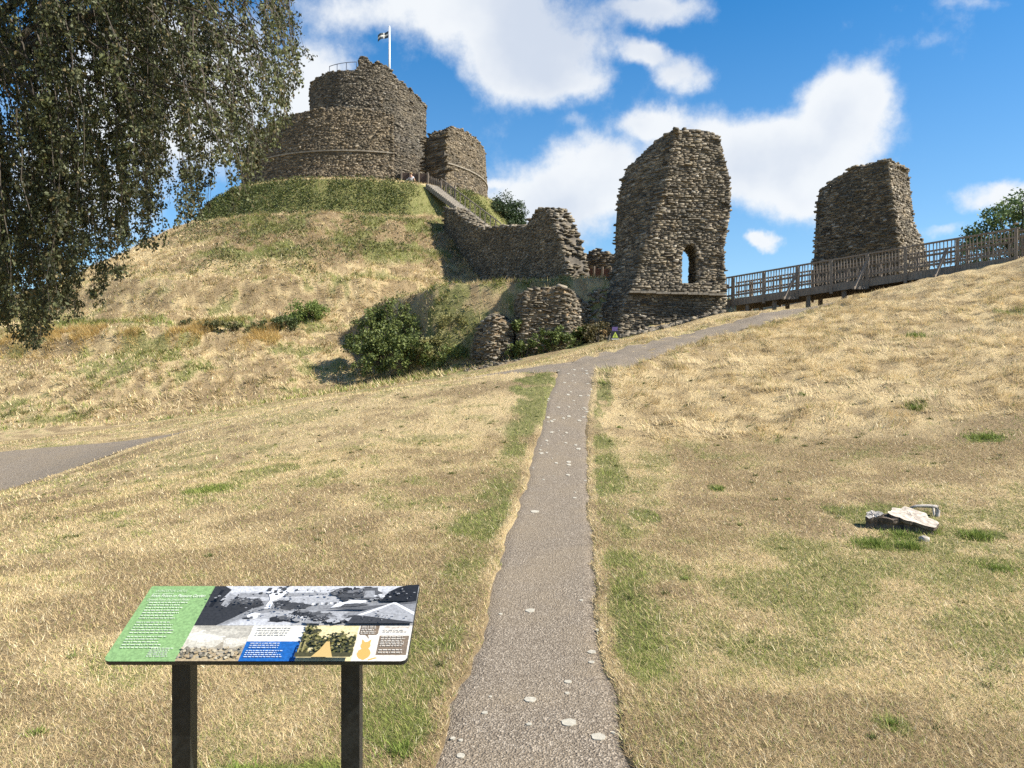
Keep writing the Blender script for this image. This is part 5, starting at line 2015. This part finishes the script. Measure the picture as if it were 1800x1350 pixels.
pr.poly([(.89, .50), (.905, .515), (1, .27), (1, .2)], g(.80))
for k_ in range(170):
    rs = random.Random(k_ + 2000)
    cx_p, cy_p = rs.choice(((.06, .55, .05, .25), (.2, .56, .05, .06), (.42, .46, .07, .06), (.68, .80, .06, .06), (.92, .74, .05, .1), (.6, .12, .08, .06), (.47, .2, .1, .08), (.5, .72, .3, .06), (.3, .3, .2, .1), (.86, .12, .07, .04)))[:2], None
    sx_p = .055
    cxx, cyy = cx_p[0] + rs.gauss(0, sx_p), cx_p[1] + rs.gauss(0, .06)
    pr.rough(cxx, cyy, rs.uniform(.003, .012), rs.uniform(.008, .03), g(rs.choice((.02, .05, .10, .2, .28, .34))), 7, .5, k_ + 2500)
pr.build('grey_photograph')
# pale old view
pr = Print(.237, .002, .445, VT)
pr.rect(0, 0, 1, 1, (.60, .57, .48))
pr.poly([(.0, 1), (.3, .8), (.5, .62), (.75, .55), (1, .7), (1, 1)], (.44, .42, .36))
pr.rough(.3, .68, .34, .2, (.72, .70, .62), 30, .3, 1)
pr.rough(.55, .8, .4, .12, (.52, .50, .43), 30, .4, 2)
pr.rough(.8, .55, .24, .12, (.66, .63, .55), 30, .4, 12)
pr.poly([(0, .32), (.3, .36), (.5, .34), (.62, .56), (.67, .34), (.8, .36), (1, .46), (1, 0), (0, 0)], (.38, .34, .26))
pr.poly([(0, .22), (.3, .3), (.6, .2), (1, .26), (1, 0), (0, 0)], (.45, .36, .22))
for k_ in range(120):
    rs = random.Random(k_)
    pr.rough(rs.random(), .06 + .3 * rs.random(), .035, .04, rs.choice(((.46, .40, .29), (.2, .18, .13), (.55, .48, .34), (.28, .25, .2), (.42, .33, .2))), 12, .4, k_ + 40)
pr.build('old_engraving')
# white and blue text block
pr = Print(.445, .002, .63, VT)
pr.rect(0, 0, 1, 1, (.78, .77, .70))
pr.rect(0, 0, 1, .54, (.012, .12, .42))
pr.build('blue_text_block')
# garden photograph
pr = Print(.63, .002, .815, VT)
pr.rect(0, 0, 1, 1, (.76, .66, .38))
for k_ in range(70):
    rs = random.Random(k_ + 5)
    x = rs.random()
    top_ = np.interp(x, [0, .25, .35, .5, .7, 1], [.98, .9, .55, .66, .72, .66])
    pr.rough(x, .2 + (top_ - .25) * rs.random(), .11, .1, rs.choice(((.045, .05, .02), (.10, .105, .035), (.19, .18, .06), (.06, .06, .03), (.14, .13, .05))), 14, .5, k_)
for k_ in range(260):
    rs = random.Random(k_ + 3000)
    x = rs.random()
    top_ = np.interp(x, [0, .25, .35, .5, .7, 1], [.98, .9, .55, .66, .72, .66])
    pr.rough(x, .14 + (top_ - .14) * rs.random(), .035, .035, rs.choice(((.03, .035, .015), (.10, .105, .035), (.24, .22, .08), (.06, .06, .03), (.16, .15, .05), (.30, .27, .11))), 9, .5, k_ + 3300)
pr.rect(0, 0, 1, .12, (.07, .065, .025))
pr.poly([(.3, 0), (.42, .2), (.5, .42), (.56, .42), (.6, .25), (.68, 0)], (.62, .44, .17))
pr.rect(.03, .12, .06, .4, (.33, .29, .12))
pr.rect(.1, .14, .13, .42, (.33, .29, .12))
pr.build('garden_photograph')
# cream corner with a sitting ginger cat and a quiz box
pr = Print(.815, .002, .999, VT)
pr.poly([(0, 0), (.9, 0), (.97, .03), (1, .09), (1, 1), (0, 1)], (.80, .77, .69))
BRN = (.22, .17, .12)
pr.poly([(.05, .72), (.35, .72), (.38, .76), (.38, 1), (.34, 1), (.03, 1), (.02, .76)], BRN)
pr.poly([(.14, .73), (.2, .73), (.24, .6)], BRN)
pr.poly([(.42, .16), (.97, .16), (.97, .70), (.42, .70)], BRN)
CAT = (.72, .42, .12)
pr.rough(.2, .2, .13, .17, CAT, 24, .12, 3)
pr.rough(.2, .42, .095, .11, CAT, 24, .08, 4)
pr.poly([(.12, .46), (.115, .6), (.18, .52)], CAT)
pr.poly([(.22, .52), (.285, .6), (.28, .46)], CAT)
pr.poly([(.3, .05), (.42, .1), (.47, .08), (.32, .02)], CAT)
pr.build('quiz_corner')


def text_lines(name, u0, u1, vs, col, hv, seed, ragged=.25, hh=.0038, slope=0):
    """rows of word-long strokes, too small in the photograph to read"""
    rs = random.Random(seed)
    mb = MB()
    for v_ in vs:
        u_ = u0
        end = u1 - (u1 - u0) * ragged * rs.random()
        while u_ < end:
            wl = rs.uniform(.004, .016)
            e_ = min(end, u_ + wl)
            n = len(mb.v)
            for a, b_ in ((u_, v_), (e_, v_), (e_, v_ + hv), (u_, v_ + hv)):
                mb.v.append(tuple(pp(a, b_, hh)))
            mb.f.append((n, n + 1, n + 2, n + 3))
            u_ = e_ + .003
    return tag(mb.build(name, pmat(col), board), kind='stuff')


WHT = (.66, .76, .58)
text_lines('body_text', .03, .175, [.745 - .036 * i for i in range(7)], WHT, .012, 1)
text_lines('body_text', .03, .185, [.475 - .034 * i for i in range(5)], WHT, .010, 2)
text_lines('body_text', .03, .175, [.29 - .034 * i for i in range(5)], WHT, .010, 3)
text_lines('small_text', .135, .215, [.145 - .024 * i for i in range(5)], WHT, .009, 4)
text_lines('body_text', .465, .60, [.40 - .03 * i for i in range(4)], (.42, .41, .37), .009, 5)
text_lines('body_text', .462, .585, [.205 - .026 * i for i in range(3)], (.55, .64, .78), .010, 6)
text_lines('body_text', .458, .59, [.115 - .024 * i for i in range(4)], (.55, .64, .78), .010, 7)
text_lines('bubble_text', .825, .878, [.42 - .022 * i for i in range(5)], (.72, .68, .6), .009, 8, hh=.004)
text_lines('body_text', .90, .985, [.375 - .022 * i for i in range(2)], (.42, .38, .33), .008, 9)
text_lines('quiz_text', .90, .985, [.285 - .022 * i for i in range(6)], (.72, .68, .6), .009, 10)
text_lines('quiz_text', .90, .985, [.125 - .03 * i for i in range(2)], (.72, .68, .6), .011, 11, ragged=.1)


def text(name, s_, u_, v_, size, col, slant=.0, space=1.0, width=None):
    cu = bpy.data.curves.new(name, 'FONT')
    cu.body = s_
    cu.size = size
    cu.shear = slant
    cu.space_character = space
    cu.materials.append(pmat(col))
    o = obj(name, cu, board)
    q = pp(u_, v_, .0042)
    o.matrix_local = Matrix.Translation(q) @ Mp.to_4x4()
    bpy.context.view_layer.update()
    me = bpy.data.meshes.new_from_object(o.evaluated_get(bpy.context.evaluated_depsgraph_get()))
    bpy.data.objects.remove(o)
    if not me.materials:
        me.materials.append(pmat(col))
    wd = max(v_.co.x for v_ in me.vertices) - min(v_.co.x for v_ in me.vertices)
    o = obj(name, me, board)
    o.matrix_local = Matrix.Translation(q) @ Mp.to_4x4() @ Matrix.Diagonal(((width * WB / wd) if width else 1, 1, 1, 1))
    return o


text('site_name', 'LAUNCESTON CASTLE', .028, .905, .015, WHT, 0, 1.25, .115)
text('site_subtitle', 'KASTELL LANNSTEFAN', .025, .868, .0085, WHT, .1, 1.1, .075)
text('heading', 'From Prison to Pleasure Garden', .022, .825, .021, (.82, .86, .76), .25, 1.0, .198)
text('subheading', 'Dyworth Prison dhe Lowarth Plesour', .018, .775, .0155, WHT, .25, 1.0, .155)
text('quiz_heading', 'Who would you be?', .905, .405, .012, (.46, .34, .26), .2, 1.0, .085)
# posts and brackets
m_post = simple('black_post', (.012, .013, .012), .38, 45, .5, .002, spec=.4)
for x0 in (-1.0045, -.491):
    yq = 2.357
    zt2 = zb_ + (yq - Yb) / (Yt - Yb) * (zt_ - zb_) - .02
    zg = gz(x0, yq) - .35
    MB().box((x0 - loc.x, yq - loc.y, (zt2 + zg) / 2 - loc.z), (.056, .052, zt2 - zg)).build('post', m_post, info)
    c_ = Vector((x0 - loc.x, 0, 0))
    mb = MB()
    a = pp((x0 - XL) / WB, .12, -.024)
    b2 = pp((x0 - XL) / WB, .88, -.024)
    mb.bar(a, b2, .07, .012)
    mb.build('bracket', m_post, info)
